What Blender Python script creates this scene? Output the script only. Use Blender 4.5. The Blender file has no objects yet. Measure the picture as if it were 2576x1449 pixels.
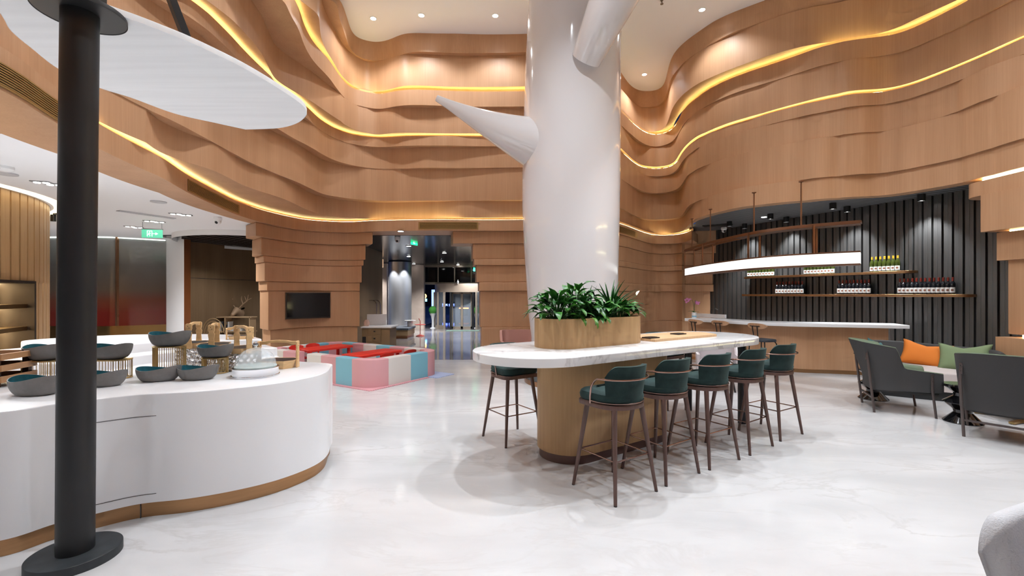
import bpy, bmesh, math, random
import numpy as np
from mathutils import Vector, Matrix

random.seed(7)
SC = bpy.context.scene
COL = SC.collection
PI = math.pi

# ------------------------------------------------------------------ photo geometry -> metres
FPX, CXP, HYP, EYE = 1126.0, 1288.0, 740.0, 1.55   # focal length and horizon of the photograph, eye height

def atz(px, py, z):
    """world point seen at pixel (px,py) that lies at height z"""
    y = FPX * (z - EYE) / (HYP - py)
    return ((px - CXP) / FPX * y, y, z)

def fl(px, py):
    p = atz(px, py, 0.0)
    return (p[0], p[1])

def aty(px, py, y):
    return ((px - CXP) / FPX * y, y, EYE + (HYP - py) / FPX * y)

# ------------------------------------------------------------------ mesh builder
class MB:
    def __init__(self):
        self.v = []; self.f = []

    def add(self, verts, faces):
        n = len(self.v)
        self.v += [tuple(p) for p in verts]
        self.f += [tuple(i + n for i in fc) for fc in faces]
        return self

    def box(self, x0, x1, y0, y1, z0, z1):
        return self.add([(x0,y0,z0),(x1,y0,z0),(x1,y1,z0),(x0,y1,z0),(x0,y0,z1),(x1,y0,z1),(x1,y1,z1),(x0,y1,z1)],
                        [(0,3,2,1),(4,5,6,7),(0,1,5,4),(1,2,6,5),(2,3,7,6),(3,0,4,7)])

    def obox(self, c, ux, uy, uz, sx, sy, sz):
        """box centred c with half-sizes along unit axes"""
        c = Vector(c); ux = Vector(ux)*sx; uy = Vector(uy)*sy; uz = Vector(uz)*sz
        p = [c-ux-uy-uz, c+ux-uy-uz, c+ux+uy-uz, c-ux+uy-uz, c-ux-uy+uz, c+ux-uy+uz, c+ux+uy+uz, c-ux+uy+uz]
        return self.add(p, [(0,3,2,1),(4,5,6,7),(0,1,5,4),(1,2,6,5),(2,3,7,6),(3,0,4,7)])

    def bar(self, a, b, w, h, up=(0,0,1)):
        a = Vector(a); b = Vector(b); d = (b-a).normalized(); up = Vector(up)
        if abs(d.dot(up)) > .98: up = Vector((1,0,0))
        s = d.cross(up).normalized(); t = s.cross(d)
        return self.obox((a+b)/2, d, s, t, (b-a).length/2, w/2, h/2)

    def prism(self, poly, z0, z1):
        n = len(poly)
        ar = sum(poly[i][0]*poly[(i+1)%n][1]-poly[(i+1)%n][0]*poly[i][1] for i in range(n))
        if ar < 0: poly = list(reversed(poly))
        vs = [(x,y,z0) for x,y in poly] + [(x,y,z1) for x,y in poly]
        fs = [tuple(range(n-1,-1,-1)), tuple(range(n,2*n))] + [(i,(i+1)%n,n+(i+1)%n,n+i) for i in range(n)]
        return self.add(vs, fs)

    def rprism(self, poly, z0, z1, b=.01, seg=3, bottom=True):
        """prism with rounded rims"""
        n = len(poly)
        ar = sum(poly[i][0]*poly[(i+1)%n][1]-poly[(i+1)%n][0]*poly[i][1] for i in range(n))
        if ar < 0: poly = list(reversed(poly))
        rings = []
        if bottom:
            for k in range(seg+1):
                a = PI/2*k/seg
                rings.append([(x,y,z0+b*(1-math.sin(a))) for x,y in inset(poly, b*(1-math.cos(a)) if False else b*(1-math.sin(PI/2*k/seg)) if False else b*(1-math.cos(PI/2-a)))])
        else:
            rings.append([(x,y,z0) for x,y in poly])
        for k in range(seg+1):
            a = PI/2*k/seg
            rings.append([(x,y,z1-b+b*math.sin(a)) for x,y in inset(poly, b*(1-math.cos(a)))])
        return self.loft(rings, caps=True)

    def loft(self, rings, caps=True, closed=True):
        n = len(rings[0]); base = len(self.v)
        for r in rings: self.v += [tuple(p) for p in r]
        for k in range(len(rings)-1):
            a = base+k*n; b = a+n
            for i in range(n if closed else n-1):
                j = (i+1) % n
                self.f.append((a+i, a+j, b+j, b+i))
        if caps and closed:
            self.f.append(tuple(base+i for i in range(n-1,-1,-1)))
            e = base+(len(rings)-1)*n
            self.f.append(tuple(e+i for i in range(n)))
        return self

    def lathe(self, prof, n=32, c=(0,0,0), caps=True):
        rings = [[(c[0]+max(r,1e-4)*math.cos(2*PI*i/n), c[1]+max(r,1e-4)*math.sin(2*PI*i/n), c[2]+z) for i in range(n)] for r, z in prof]
        return self.loft(rings, caps)

    def cyl(self, c, r, z0, z1, n=24, r2=None):
        return self.lathe([(r,z0),(r if r2 is None else r2,z1)], n, (c[0],c[1],0))

    def tube(self, path, r, n=8, caps=True, closed=False, flat=1.0):
        P = [Vector(p) for p in path]; m = len(P)
        rad = r if isinstance(r,(list,tuple)) else [r]*m
        T = []
        for i in range(m):
            if closed: d = P[(i+1)%m]-P[i-1]
            else: d = P[min(i+1,m-1)]-P[max(i-1,0)]
            T.append(d.normalized() if d.length > 1e-9 else Vector((0,0,1)))
        u = T[0].orthogonal().normalized()
        if abs(T[0].z) < .9: u = Vector((0,0,1)) - T[0]*T[0].z; u.normalize()
        rings = []
        for i in range(m):
            if i: 
                u = u - T[i]*u.dot(T[i])
                u = u.normalized() if u.length > 1e-6 else T[i].orthogonal().normalized()
            w = T[i].cross(u)
            rings.append([P[i] + (u*math.cos(2*PI*k/n)*flat + w*math.sin(2*PI*k/n))*rad[i] for k in range(n)])
        if closed:
            rings.append(rings[0]); return self.loft(rings, caps=False)
        return self.loft(rings, caps)

    def sphere(self, c, r, n=16, m=10, sc=(1,1,1)):
        rings = []
        for k in range(m+1):
            a = -PI/2+PI*k/m
            rr = max(math.cos(a),.002)
            rings.append([(c[0]+r*sc[0]*rr*math.cos(2*PI*i/n), c[1]+r*sc[1]*rr*math.sin(2*PI*i/n), c[2]+r*sc[2]*math.sin(a)) for i in range(n)])
        return self.loft(rings)

    def grid(self, rows):
        """open surface from rows of points"""
        n = len(rows[0]); b = len(self.v)
        for r in rows: self.v += [tuple(p) for p in r]
        for k in range(len(rows)-1):
            for i in range(n-1):
                self.f.append((b+k*n+i, b+k*n+i+1, b+(k+1)*n+i+1, b+(k+1)*n+i))
        return self

    def build(self, name, mat, parent=None, loc=None, rot=None, bevel=0, sharp=35, smooth=True, sub=0, solid=0):
        me = bpy.data.meshes.new(name)
        me.from_pydata(self.v, [], self.f); me.validate(); me.update()
        bm = bmesh.new(); bm.from_mesh(me)
        if not solid: bmesh.ops.recalc_face_normals(bm, faces=bm.faces)
        bm.to_mesh(me); bm.free()
        if smooth:
            for p in me.polygons: p.use_smooth = True
            me.set_sharp_from_angle(angle=math.radians(sharp))
        if mat is not None:
            for m in (mat if isinstance(mat,(list,tuple)) else [mat]): me.materials.append(m)
        o = bpy.data.objects.new(name, me); COL.objects.link(o)
        if parent is not None: o.parent = parent
        if loc is not None: o.location = loc
        if rot is not None: o.rotation_euler = rot
        if solid:
            s = o.modifiers.new('solid','SOLIDIFY'); s.thickness = solid; s.offset = 0
        if sub:
            s = o.modifiers.new('sub','SUBSURF'); s.levels = sub; s.render_levels = sub
        if bevel:
            b = o.modifiers.new('bevel','BEVEL'); b.width = bevel; b.segments = 2; b.limit_method = 'ANGLE'; b.angle_limit = math.radians(40)
        return o

def inset(poly, d):
    n = len(poly); out = []
    for i in range(n):
        p0 = Vector(poly[i-1]); p = Vector(poly[i]); p1 = Vector(poly[(i+1)%n])
        a = (p-p0); b = (p1-p)
        a = a.normalized() if a.length > 1e-9 else b.normalized()
        b = b.normalized() if b.length > 1e-9 else a
        na = Vector((-a.y,a.x)); nb = Vector((-b.y,b.x))
        m = (na+nb); 
        if m.length < 1e-6: m = na
        m.normalize(); k = max(.5, m.dot(na))
        q = p + m*(d/k); out.append((q.x,q.y))
    return out

def stadium(c0, c1, r, n=16):
    """capsule outline between two centres"""
    c0 = Vector(c0[:2]); c1 = Vector(c1[:2]); d = (c1-c0).normalized(); a0 = math.atan2(d.y,d.x)
    pts = []
    for k in range(n+1):
        a = a0-PI/2+PI*k/n; pts.append((c1.x+r*math.cos(a), c1.y+r*math.sin(a)))
    for k in range(n+1):
        a = a0+PI/2+PI*k/n; pts.append((c0.x+r*math.cos(a), c0.y+r*math.sin(a)))
    return pts

def rrect(w, d, r, n=6, c=(0,0)):
    pts = []
    for sx, sy, a0 in ((1,1,0),(-1,1,PI/2),(-1,-1,PI),(1,-1,3*PI/2)):
        for k in range(n+1):
            a = a0+PI/2*k/n
            pts.append((c[0]+sx*(w/2-r)+r*math.cos(a), c[1]+sy*(d/2-r)+r*math.sin(a)))
    return pts

def circle(c, r, n=32):
    return [(c[0]+r*math.cos(2*PI*k/n), c[1]+r*math.sin(2*PI*k/n)) for k in range(n)]

def crspline(pts, per=8, closed=False):
    P = [np.array(p, float) for p in pts]; n = len(P); out = []
    for i in range(n if closed else n-1):
        if closed: p0,p1,p2,p3 = P[i-1],P[i],P[(i+1)%n],P[(i+2)%n]
        else: p0,p1,p2,p3 = P[max(i-1,0)],P[i],P[i+1],P[min(i+2,n-1)]
        for k in range(per):
            t = k/per
            out.append(tuple(.5*((2*p1)+(-p0+p2)*t+(2*p0-5*p1+4*p2-p3)*t*t+(-p0+3*p1-3*p2+p3)*t**3)))
    if not closed: out.append(tuple(P[-1]))
    return out

# ------------------------------------------------------------------ things and tags
def tag(o, label=None, cat=None, group=None, kind=None):
    if label: o['label'] = label
    if cat: o['category'] = cat
    if group: o['group'] = group
    if kind: o['kind'] = kind
    return o

def thing(name, label, cat, loc=(0,0,0), rotz=0.0, group=None):
    o = bpy.data.objects.new(name, None); COL.objects.link(o)
    o.empty_display_size = .1
    o.location = loc; o.rotation_euler = (0,0,rotz)
    return tag(o, label, cat, group)

def struct(name):
    o = bpy.data.objects.new(name, None); COL.objects.link(o)
    o['kind'] = 'structure'; return o

def st(o):
    o['kind'] = 'structure'; return o

KIDS = {}
def kids(o):
    return [c for c in COL.objects if c.parent == o]

def dup(root, loc, rotz=0.0, label=None, group=None, scale=None):
    def cp(o, par):
        c = o.copy(); COL.objects.link(c)
        if par is not None: c.parent = par
        return c
    if root.name not in KIDS:
        KIDS[root.name] = [(k, [(g) for g in kids(k)]) for k in kids(root)]
    r = cp(root, None); r.location = loc; r.rotation_euler = (0,0,rotz)
    if scale: r.scale = scale
    if label: r['label'] = label
    if group: r['group'] = group
    for k, gs in KIDS[root.name]:
        c = cp(k, r)
        for g in gs: cp(g, c)
    return r

ORD = ['first','second','third','fourth','fifth','sixth','seventh','eighth','ninth','tenth','eleventh','twelfth','thirteenth','fourteenth','fifteenth']

# ------------------------------------------------------------------ materials
def srgb(r, g, b):
    def c(x):
        x /= 255.0
        return x/12.92 if x <= .04045 else ((x+.055)/1.055)**2.4
    return (c(r), c(g), c(b), 1)

def newmat(name):
    m = bpy.data.materials.new(name); m.use_nodes = True
    nt = m.node_tree; b = nt.nodes['Principled BSDF']
    return m, nt, b

def M(name, col, rough=.5, metal=0.0, spec=None, coat=0, trans=0, ior=None, alpha=None, bump=None, noise=None, emit=None, es=1.0, aniso=None):
    m, nt, b = newmat(name)
    b.inputs['Base Color'].default_value = col if len(col) == 4 else (*col,1)
    b.inputs['Roughness'].default_value = rough
    b.inputs['Metallic'].default_value = metal
    if spec is not None: b.inputs['Specular IOR Level'].default_value = spec
    if coat: b.inputs['Coat Weight'].default_value = coat; b.inputs['Coat Roughness'].default_value = .05
    if trans: b.inputs['Transmission Weight'].default_value = trans
    if ior: b.inputs['IOR'].default_value = ior
    if alpha is not None: b.inputs['Alpha'].default_value = alpha
    if emit is not None:
        b.inputs['Emission Color'].default_value = emit; b.inputs['Emission Strength'].default_value = es
    L = nt.links
    if noise or bump:
        tc = nt.nodes.new('ShaderNodeTexCoord'); mp = nt.nodes.new('ShaderNodeMapping')
        L.new(tc.outputs['Object'], mp.inputs[0])
    if noise:  # (scale vec, amount)
        sc, amt = noise
        mp.inputs['Scale'].default_value = sc
        n = nt.nodes.new('ShaderNodeTexNoise'); n.inputs['Scale'].default_value = 1; n.inputs['Detail'].default_value = 4
        L.new(mp.outputs[0], n.inputs['Vector'])
        mx = nt.nodes.new('ShaderNodeMix'); mx.data_type = 'RGBA'
        c = b.inputs['Base Color'].default_value
        mx.inputs[6].default_value = tuple(max(0,x*(1-amt)) for x in c[:3])+(1,)
        mx.inputs[7].default_value = tuple(min(1,x*(1+amt)) for x in c[:3])+(1,)
        rp = nt.nodes.new('ShaderNodeMapRange'); rp.inputs[1].default_value = .3; rp.inputs[2].default_value = .7
        L.new(n.outputs['Fac'], rp.inputs[0]); L.new(rp.outputs[0], mx.inputs[0]); L.new(mx.outputs[2], b.inputs['Base Color'])
    if bump:
        sc, st_ = bump
        n2 = nt.nodes.new('ShaderNodeTexNoise'); n2.inputs['Scale'].default_value = sc; n2.inputs['Detail'].default_value = 3
        L.new(tc.outputs['Object'], n2.inputs['Vector'])
        bp = nt.nodes.new('ShaderNodeBump'); bp.inputs['Strength'].default_value = st_; bp.inputs['Distance'].default_value = .01
        L.new(n2.outputs['Fac'], bp.inputs['Height']); L.new(bp.outputs[0], b.inputs['Normal'])
    return m

def emat(name, col, s):
    m = bpy.data.materials.new(name); m.use_nodes = True
    nt = m.node_tree; nt.nodes.clear()
    e = nt.nodes.new('ShaderNodeEmission'); e.inputs[0].default_value = (*col,1) if len(col)==3 else col; e.inputs[1].default_value = s
    o = nt.nodes.new('ShaderNodeOutputMaterial'); nt.links.new(e.outputs[0], o.inputs[0])
    return m

def wood_mat(name, c1, c2, rough=.45, sx=55, sz=1.1):
    m, nt, b = newmat(name); L = nt.links
    tc = nt.nodes.new('ShaderNodeTexCoord'); mp = nt.nodes.new('ShaderNodeMapping')
    mp.inputs['Scale'].default_value = (sx,sx,sz); L.new(tc.outputs['Object'], mp.inputs[0])
    n = nt.nodes.new('ShaderNodeTexNoise'); n.inputs['Scale'].default_value = 1; n.inputs['Detail'].default_value = 5; n.inputs['Roughness'].default_value = .65
    L.new(mp.outputs[0], n.inputs['Vector'])
    mp2 = nt.nodes.new('ShaderNodeMapping'); mp2.inputs['Scale'].default_value = (3.5,3.5,.18); L.new(tc.outputs['Object'], mp2.inputs[0])
    n2 = nt.nodes.new('ShaderNodeTexNoise'); n2.inputs['Scale'].default_value = 1; n2.inputs['Detail'].default_value = 2
    L.new(mp2.outputs[0], n2.inputs['Vector'])
    ad = nt.nodes.new('ShaderNodeMath'); ad.operation = 'MULTIPLY_ADD'; ad.inputs[1].default_value = .5
    L.new(n2.outputs['Fac'], ad.inputs[0])
    hf = nt.nodes.new('ShaderNodeMath'); hf.operation = 'MULTIPLY'; hf.inputs[1].default_value = .5
    L.new(n.outputs['Fac'], hf.inputs[0]); L.new(hf.outputs[0], ad.inputs[2])
    rp = nt.nodes.new('ShaderNodeMapRange'); rp.inputs[1].default_value = .33; rp.inputs[2].default_value = .67
    L.new(ad.outputs[0], rp.inputs[0])
    mx = nt.nodes.new('ShaderNodeMix'); mx.data_type = 'RGBA'; mx.inputs[6].default_value = c1; mx.inputs[7].default_value = c2
    L.new(rp.outputs[0], mx.inputs[0]); L.new(mx.outputs[2], b.inputs['Base Color'])
    b.inputs['Roughness'].default_value = rough; b.inputs['Specular IOR Level'].default_value = .35
    return m

def marble_mat(name, base, vein, rough, vs=1.2, strength=.8, cloud=.06, width=.03, stretch=(1,1,1), rot=.5):
    m, nt, b = newmat(name); L = nt.links
    tc = nt.nodes.new('ShaderNodeTexCoord'); mp = nt.nodes.new('ShaderNodeMapping')
    mp.inputs['Rotation'].default_value = (0,0,rot); mp.inputs['Scale'].default_value = stretch
    L.new(tc.outputs['Object'], mp.inputs[0])
    n = nt.nodes.new('ShaderNodeTexNoise'); n.inputs['Scale'].default_value = vs; n.inputs['Detail'].default_value = 7; n.inputs['Roughness'].default_value = .6; n.inputs['Distortion'].default_value = .6
    L.new(mp.outputs[0], n.inputs['Vector'])
    # veins where the noise crosses its middle value
    s = nt.nodes.new('ShaderNodeMath'); s.operation = 'SUBTRACT'; s.inputs[1].default_value = .5; L.new(n.outputs['Fac'], s.inputs[0])
    a = nt.nodes.new('ShaderNodeMath'); a.operation = 'ABSOLUTE'; L.new(s.outputs[0], a.inputs[0])
    r = nt.nodes.new('ShaderNodeMapRange'); r.inputs[1].default_value = 0; r.inputs[2].default_value = width; r.inputs[3].default_value = strength; r.inputs[4].default_value = 0
    L.new(a.outputs[0], r.inputs[0])
    n2 = nt.nodes.new('ShaderNodeTexNoise'); n2.inputs['Scale'].default_value = vs*.9; n2.inputs['Detail'].default_value = 6; L.new(mp.outputs[0], n2.inputs['Vector'])
    r2 = nt.nodes.new('ShaderNodeMapRange'); r2.inputs[1].default_value = .35; r2.inputs[2].default_value = .65; L.new(n2.outputs['Fac'], r2.inputs[0])
    mul = nt.nodes.new('ShaderNodeMath'); mul.operation = 'MULTIPLY'; L.new(r.outputs[0], mul.inputs[0]); L.new(r2.outputs[0], mul.inputs[1])
    mc = nt.nodes.new('ShaderNodeMix'); mc.data_type = 'RGBA'
    mc.inputs[6].default_value = tuple(x*(1-cloud*2) for x in base[:3])+(1,); mc.inputs[7].default_value = tuple(min(1,x*(1+cloud)) for x in base[:3])+(1,)
    L.new(r2.outputs[0], mc.inputs[0])
    mv = nt.nodes.new('ShaderNodeMix'); mv.data_type = 'RGBA'; mv.inputs[7].default_value = vein
    L.new(mul.outputs[0], mv.inputs[0]); L.new(mc.outputs[2], mv.inputs[6]); L.new(mv.outputs[2], b.inputs['Base Color'])
    b.inputs['Roughness'].default_value = rough
    return m

WOOD = wood_mat('oak_veneer', (.45,.248,.132,1), (.56,.325,.185,1), .42)
WOODT = wood_mat('oak_table_veneer', (.40,.235,.105,1), (.53,.335,.165,1), .4, 40, 1.5)
WOODD = wood_mat('walnut_wall', (.16,.098,.05,1), (.21,.135,.075,1), .5)
WHITE = M('white_paint', (.82,.78,.76), .6)
CEIL = M('ceiling_paint', (.88,.89,.95), .7)
LOWC = M('low_ceiling_paint', (.86,.86,.87), .7)
FLOOR = marble_mat('floor_marble', (.58,.572,.572,1), (.47,.445,.43,1), .13, .8, .6, .055, .03, (1,2.6,1), .55)
LOBBY = marble_mat('lobby_marble', (.20,.185,.18,1), (.42,.40,.39,1), .05, .7, .5, .12, .04, (.35,1.6,1), 0)
BLACK = M('black_metal', (.012,.012,.013), .38, .0, .5)
BLACKM = M('matte_black', (.02,.02,.021), .55)
DARKR = M('dark_ribbed', (.045,.045,.048), .55)
PANEL = M('gunmetal_panel', (.118,.116,.115), .36, .6)
GAP = M('panel_gap', (.008,.008,.008), .6)
LOBC = M('lobby_ceiling', (.018,.019,.022), .12, 0, .6)
BRONZE = M('brushed_bronze', (.42,.22,.12), .28, 1.0)
COPPER = M('copper_rail', (.30,.165,.105), .34, 1.0)
BRASS = M('brass', (.62,.42,.17), .3, 1.0)
BRASSK = M('copper_kick', (.50,.28,.14), .38, 1.0, noise=((3,3,40), .08))
GOLDV = M('brass_grille', (.42,.27,.10), .4, .6)
GRILLD = M('grille_dark', (.05,.03,.012), .6)
SOLIDW = M('white_solid_surface', (.82,.82,.835), .22)
GLOSSW = M('glossy_white_shell', (.72,.70,.71), .12, 0, .5, coat=.5)
CHROME = M('chrome', (.8,.8,.82), .08, 1.0)
STEELB = M('brushed_steel', (.42,.43,.45), .34, .85)
LED = emat('warm_led_strip', (1.0,.90,.36), 15.0)
LED2 = emat('warm_led_cove', (1.0,.90,.45), 15.0)
LED3 = emat('niche_led', (1.0,.80,.45), 28.0)
LEDW = emat('white_led', (1.0,.98,.95), 60.0)
# ------------------------------------------------------------------ camera
cam = bpy.data.cameras.new('camera'); co = bpy.data.objects.new('camera', cam); COL.objects.link(co)
cam.sensor_width = 36; cam.lens = 36*FPX/2576; cam.shift_y = (HYP-724.5)/2576
cam.clip_start = .05; cam.clip_end = 200
co.location = (0,0,EYE); co.rotation_euler = (PI/2,0,0)
SC.camera = co

# ------------------------------------------------------------------ the layered oak bands (plan curves around the hall)
CX0, CY0 = 0.0, 4.0
def zb(y, yb): return EYE + (HYP-y)*yb/FPX
ZE = dict(E0=zb(580,10.4), F1=zb(552.5,10.4), E1=zb(547.5,10.42), E2=zb(504,10.38), E3=zb(421,10.3), E4=zb(367,10.24), S5=zb(342.5,10.24), E5=zb(335.5,10.2),
          E6=zb(267.5,10.1), S7=zb(229,10.1), E7=zb(217,10.05), E8=zb(131,9.93), E9=zb(85,9.93))

TR = {}
TR['E0'] = [(0,225),(146,312),(249,374),(328,412),(403,445),(474,485),(540,516),(610,545),(700,568),(783,581),(877,585),(937,582),(1142,580),(1316,580),(1440,581),(1530,583),(1575,592),(1603,602),(1639,613),(1694,613),(1728,608),(1742,601)]
TR['E1'] = [(249,306),(346,346),(408,385),(461,405),(527,425),(565,442),(615,467),(704,497),(728,506),(769,526),(810,540),(866,547),(937,551),(1059,550),(1197,548),(1316,548),(1480,548),(1557,560),(1584,574),(1606,586),(1639,589),(1683,588),(1712,584),(1730,568),(1750,550),(1774,539),(1805,531),(1871,517),(1970,506),(2060,500),(2148,495),(2237,490),(2303,480),(2369,468),(2435,452),(2468,443),(2524,430),(2576,416)]
TR['E2'] = [(304,240),(364,271),(439,306),(505,341),(571,377),(637,412),(704,441),(750,459),(779,473),(824,491),(893,501),(976,505),(1087,505),(1316,503),(1480,503),(1560,520),(1577,530),(1597,545),(1628,552),(1672,552),(1712,547),(1723,527),(1732,518),(1750,505),(1794,490),(1871,472),(1959,458),(2048,444.6),(2170,437),(2259,426),(2347,408),(2427,389),(2502,364),(2576,341)]
TR['E3'] = [(673,325),(700,332),(755,352),(810,385),(866,411),(921,422),(1087,422),(1313,421),(1480,421),(1562,448),(1591,468),(1610,478),(1628,485),(1672,485),(1699,479),(1712,470),(1721,452),(1739,430),(1761,417),(1805,401.5),(1871,382),(1959.5,363),(2048,347.5),(2148,335),(2259,322),(2349,300),(2412,271),(2495,238),(2576,213)]
TR['E4'] = [(407,2),(455,29),(510,66),(568,117),(592,141),(769,295),(810,330),(852,352),(893,364),(935,369),(1031,366.5),(1142,366.5),(1313,367),(1480,367),(1562,397),(1577,417),(1605,437),(1650,443.5),(1683,440),(1703,430),(1712,410),(1728,393),(1750,373),(1778,357),(1849,335),(1937,307),(2026,285),(2100,274),(2163,265),(2226,257),(2288,242),(2350,219.5),(2412,195),(2474,170),(2576,126)]
TR['E5'] = [(519,0),(577,44),(621,88),(654,128),(676,168),(691,197),(750,236),(783,255),(824,283),(866,310),(907,330),(943,338.6),(990,334.5),(1087,335),(1252,336),(1400,336),(1500,340),(1562,366),(1584,397),(1602,412.6),(1635,419),(1672,418),(1699,408),(1706,393),(1712,375),(1728,357),(1761,333),(1800,320),(1871,294),(1959.5,267),(2037,246),(2100,232),(2122,225),(2163,221.6),(2246,216),(2288,205),(2350,180),(2420,153),(2576,83)]
TR['E6'] = [(711,0),(731,37.5),(753,77),(764,110),(786,150),(831,199),(853,230),(886,260.5),(921,270),(954,274.5),(990,268),(1031,264),(1114,266),(1313,267.6),(1450,268),(1562,312),(1600,350),(1639,369.5),(1661,368),(1683,362),(1699,348.6),(1712,324),(1721,309),(1750,285),(1783,263),(1849,234),(1904,216),(2048,170),(2122,152),(2201,142),(2246,137),(2288,124),(2350,97),(2412,68),(2474,37),(2544,0)]
TR['E7'] = [(803,37),(804,73),(808,95),(820,126),(837,152),(853,181),(868,200),(893,219),(921,231),(948,231),(976,226),(1017,215.5),(1087,216.6),(1317,217),(1450,218),(1563,288),(1600,330),(1628,333),(1655,331),(1672,324),(1681,309),(1684,287),(1695,265),(1717,238.5),(1750,214),(1794,192),(1849,170),(1915,146),(1982,126),(2037,113),(2100,104),(2122,99),(2184,89),(2226,81),(2267,66),(2308.5,45),(2371,17),(2408,0)]
TR['E8'] = [(848,0),(850,33),(864,73),(875,110),(880,124),(893,136),(921,150),(948,152.6),(976,149),(1017,135),(1045,130),(1114,132),(1321,131),(1450,132),(1530,185),(1562,245),(1584,263),(1617,270.5),(1650,267),(1672.5,258),(1678,223),(1683.5,205),(1699,181),(1728,150),(1761,128),(1805,101.5),(1860,75),(1915,56),(1993,33),(2026,24),(2142,0)]
TR['E9'] = [(857,0),(866,22),(877,55),(883.5,79.5),(892,90),(907,98),(935,105),(957,105),(976,101),(990,95),(1009,86),(1045,83),(1086,84),(1169,85),(1325,85),(1450,86),(1530,120),(1558,172),(1569,199),(1584,216),(1606,227.5),(1628,229.6),(1650,227.5),(1672.5,216),(1676,195),(1680,170),(1690,141),(1717,110),(1761,77),(1805,48.6),(1849,29),(1926,0)]
TR['F1'] = [(249,318),(328,361),(439,416),(549,478),(682,518),(736,537),(783,549),(838,557.5),(893,559),(976,556),(1087,553),(1316,552.5)]
EXT_L = [(-3.78,3.2),(-3.35,1.5),(-2.9,-.5),(-1.9,-2.6),(0,-3.8)]
EXT_R = [(7.45,5.2),(7.3,3),(6.6,.5),(4.8,-2),(2.5,-3.5)]
NT = 1440
TH = np.linspace(-PI/2, 1.5*PI, NT+1)

def pchip(x, y, xi):
    x = np.asarray(x,float); y = np.asarray(y,float); h = np.diff(x); d = np.diff(y)/h
    m = np.zeros_like(y); m[0] = d[0]; m[-1] = d[-1]
    for k in range(1,len(x)-1):
        if d[k-1]*d[k] > 0:
            w1 = 2*h[k]+h[k-1]; w2 = h[k]+2*h[k-1]; m[k] = (w1+w2)/(w1/d[k-1]+w2/d[k])
    idx = np.clip(np.searchsorted(x,xi)-1,0,len(h)-1)
    t = (xi-x[idx])/h[idx]
    h00 = 2*t**3-3*t**2+1; h10 = t**3-2*t**2+t; h01 = -2*t**3+3*t**2; h11 = t**3-t**2
    return h00*y[idx]+h10*h[idx]*m[idx]+h01*y[idx+1]+h11*h[idx]*m[idx+1]

def polar(p):
    dx, dy = p[0]-CX0, p[1]-CY0
    th = math.atan2(dy,dx)
    if th < -PI/2: th += 2*PI
    return th, math.hypot(dx,dy)

def curve(key, extra=(), sm=3):
    z = ZE[key]
    pts = [polar(atz(px,py,z)) for px,py in TR[key]]
    keep = []
    for p in pts:                       # left to right: angle must fall
        if not keep or p[0] < keep[-1][0]-.004: keep.append(p)
    hi = max(p[0] for p in keep); lo = min(p[0] for p in keep)
    for q in list(EXT_L)+list(EXT_R)+list(extra):
        a = polar(q)
        if a[0] > hi+.12 or a[0] < lo-.12: keep.append(a)
    keep.sort()
    xs = np.array([k[0] for k in keep]); ys = np.array([k[1] for k in keep])
    n = len(xs)
    X = np.concatenate([xs[-4:]-2*PI, xs, xs[:4]+2*PI]); Y = np.concatenate([ys[-4:], ys, ys[:4]])
    r = pchip(X,Y,TH)
    if sm:
        k = np.exp(-.5*(np.arange(-3*sm,3*sm+1)/sm)**2); k /= k.sum()
        rr = np.concatenate([r[-3*sm-1:-1], r, r[1:3*sm+1]])
        r = np.convolve(rr,k,'valid')
    return r

R = {k: curve(k) for k in ('E0','E1','E2','E3','E4','E5','E6','E7','E8','E9')}
# every band hangs a little in front of the one below it
D_ = np.degrees(TH)
def blend(a, b, w): return a*(1-w)+b*w
w = np.clip((D_-127)/6,0,1)
R['E3'] = blend(R['E3'], .5*(R['E2']+R['E4']), w)
w = np.clip((D_-127)/6,0,1)
R['E8'] = blend(R['E8'], R['E7']+.05, w); R['E9'] = blend(R['E9'], R['E7']+.05, w)
for a, b in (('E5','E6'),('E4','E5'),('E3','E4'),('E2','E3'),('E1','E2')):
    R[a] = np.maximum(R[a], np.minimum(R[b]+np.where(D_<66,.035,.012), R[a]+np.where(D_<66,.12,.05)))

def pt(i, r, z): return (CX0+r*math.cos(TH[i]), CY0+r*math.sin(TH[i]), z)

def th_at(r, px, i0, i1):
    """index in [i0,i1] whose plan point is seen at column px"""
    best, bi = 1e9, i0
    for i in range(i0,i1+1):
        x,y,_ = pt(i,r[i],0)
        if y < .3: continue
        e = abs(CXP+FPX*x/y-px)
        if e < best: best, bi = e, i
    return bi

def band(mb, r, z0, z1, i0, i1, depth, rtop=None, ends=True):
    """solid band: face on curve r from z0 to z1, reaching `depth` outwards"""
    rt = r if rtop is None else rtop
    dep = depth if hasattr(depth,'__len__') else np.full(NT+1, depth)
    rings = []
    for i in range(i0,i1+1):
        rings.append([pt(i,r[i],z0), pt(i,rt[i],z1), pt(i,rt[i]+dep[i],z1), pt(i,r[i]+dep[i],z0)])
    mb.loft(rings, caps=ends)
    return mb

BACK = struct('wall_back')
deg = lambda i: math.degrees(TH[i])
IR = int(np.argmin(abs(TH-polar((4.62,11.9))[0])))      # where the hall turns from the recess to the bar side
iE0end = th_at(R['E0'], 1742, 0, NT)
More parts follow.
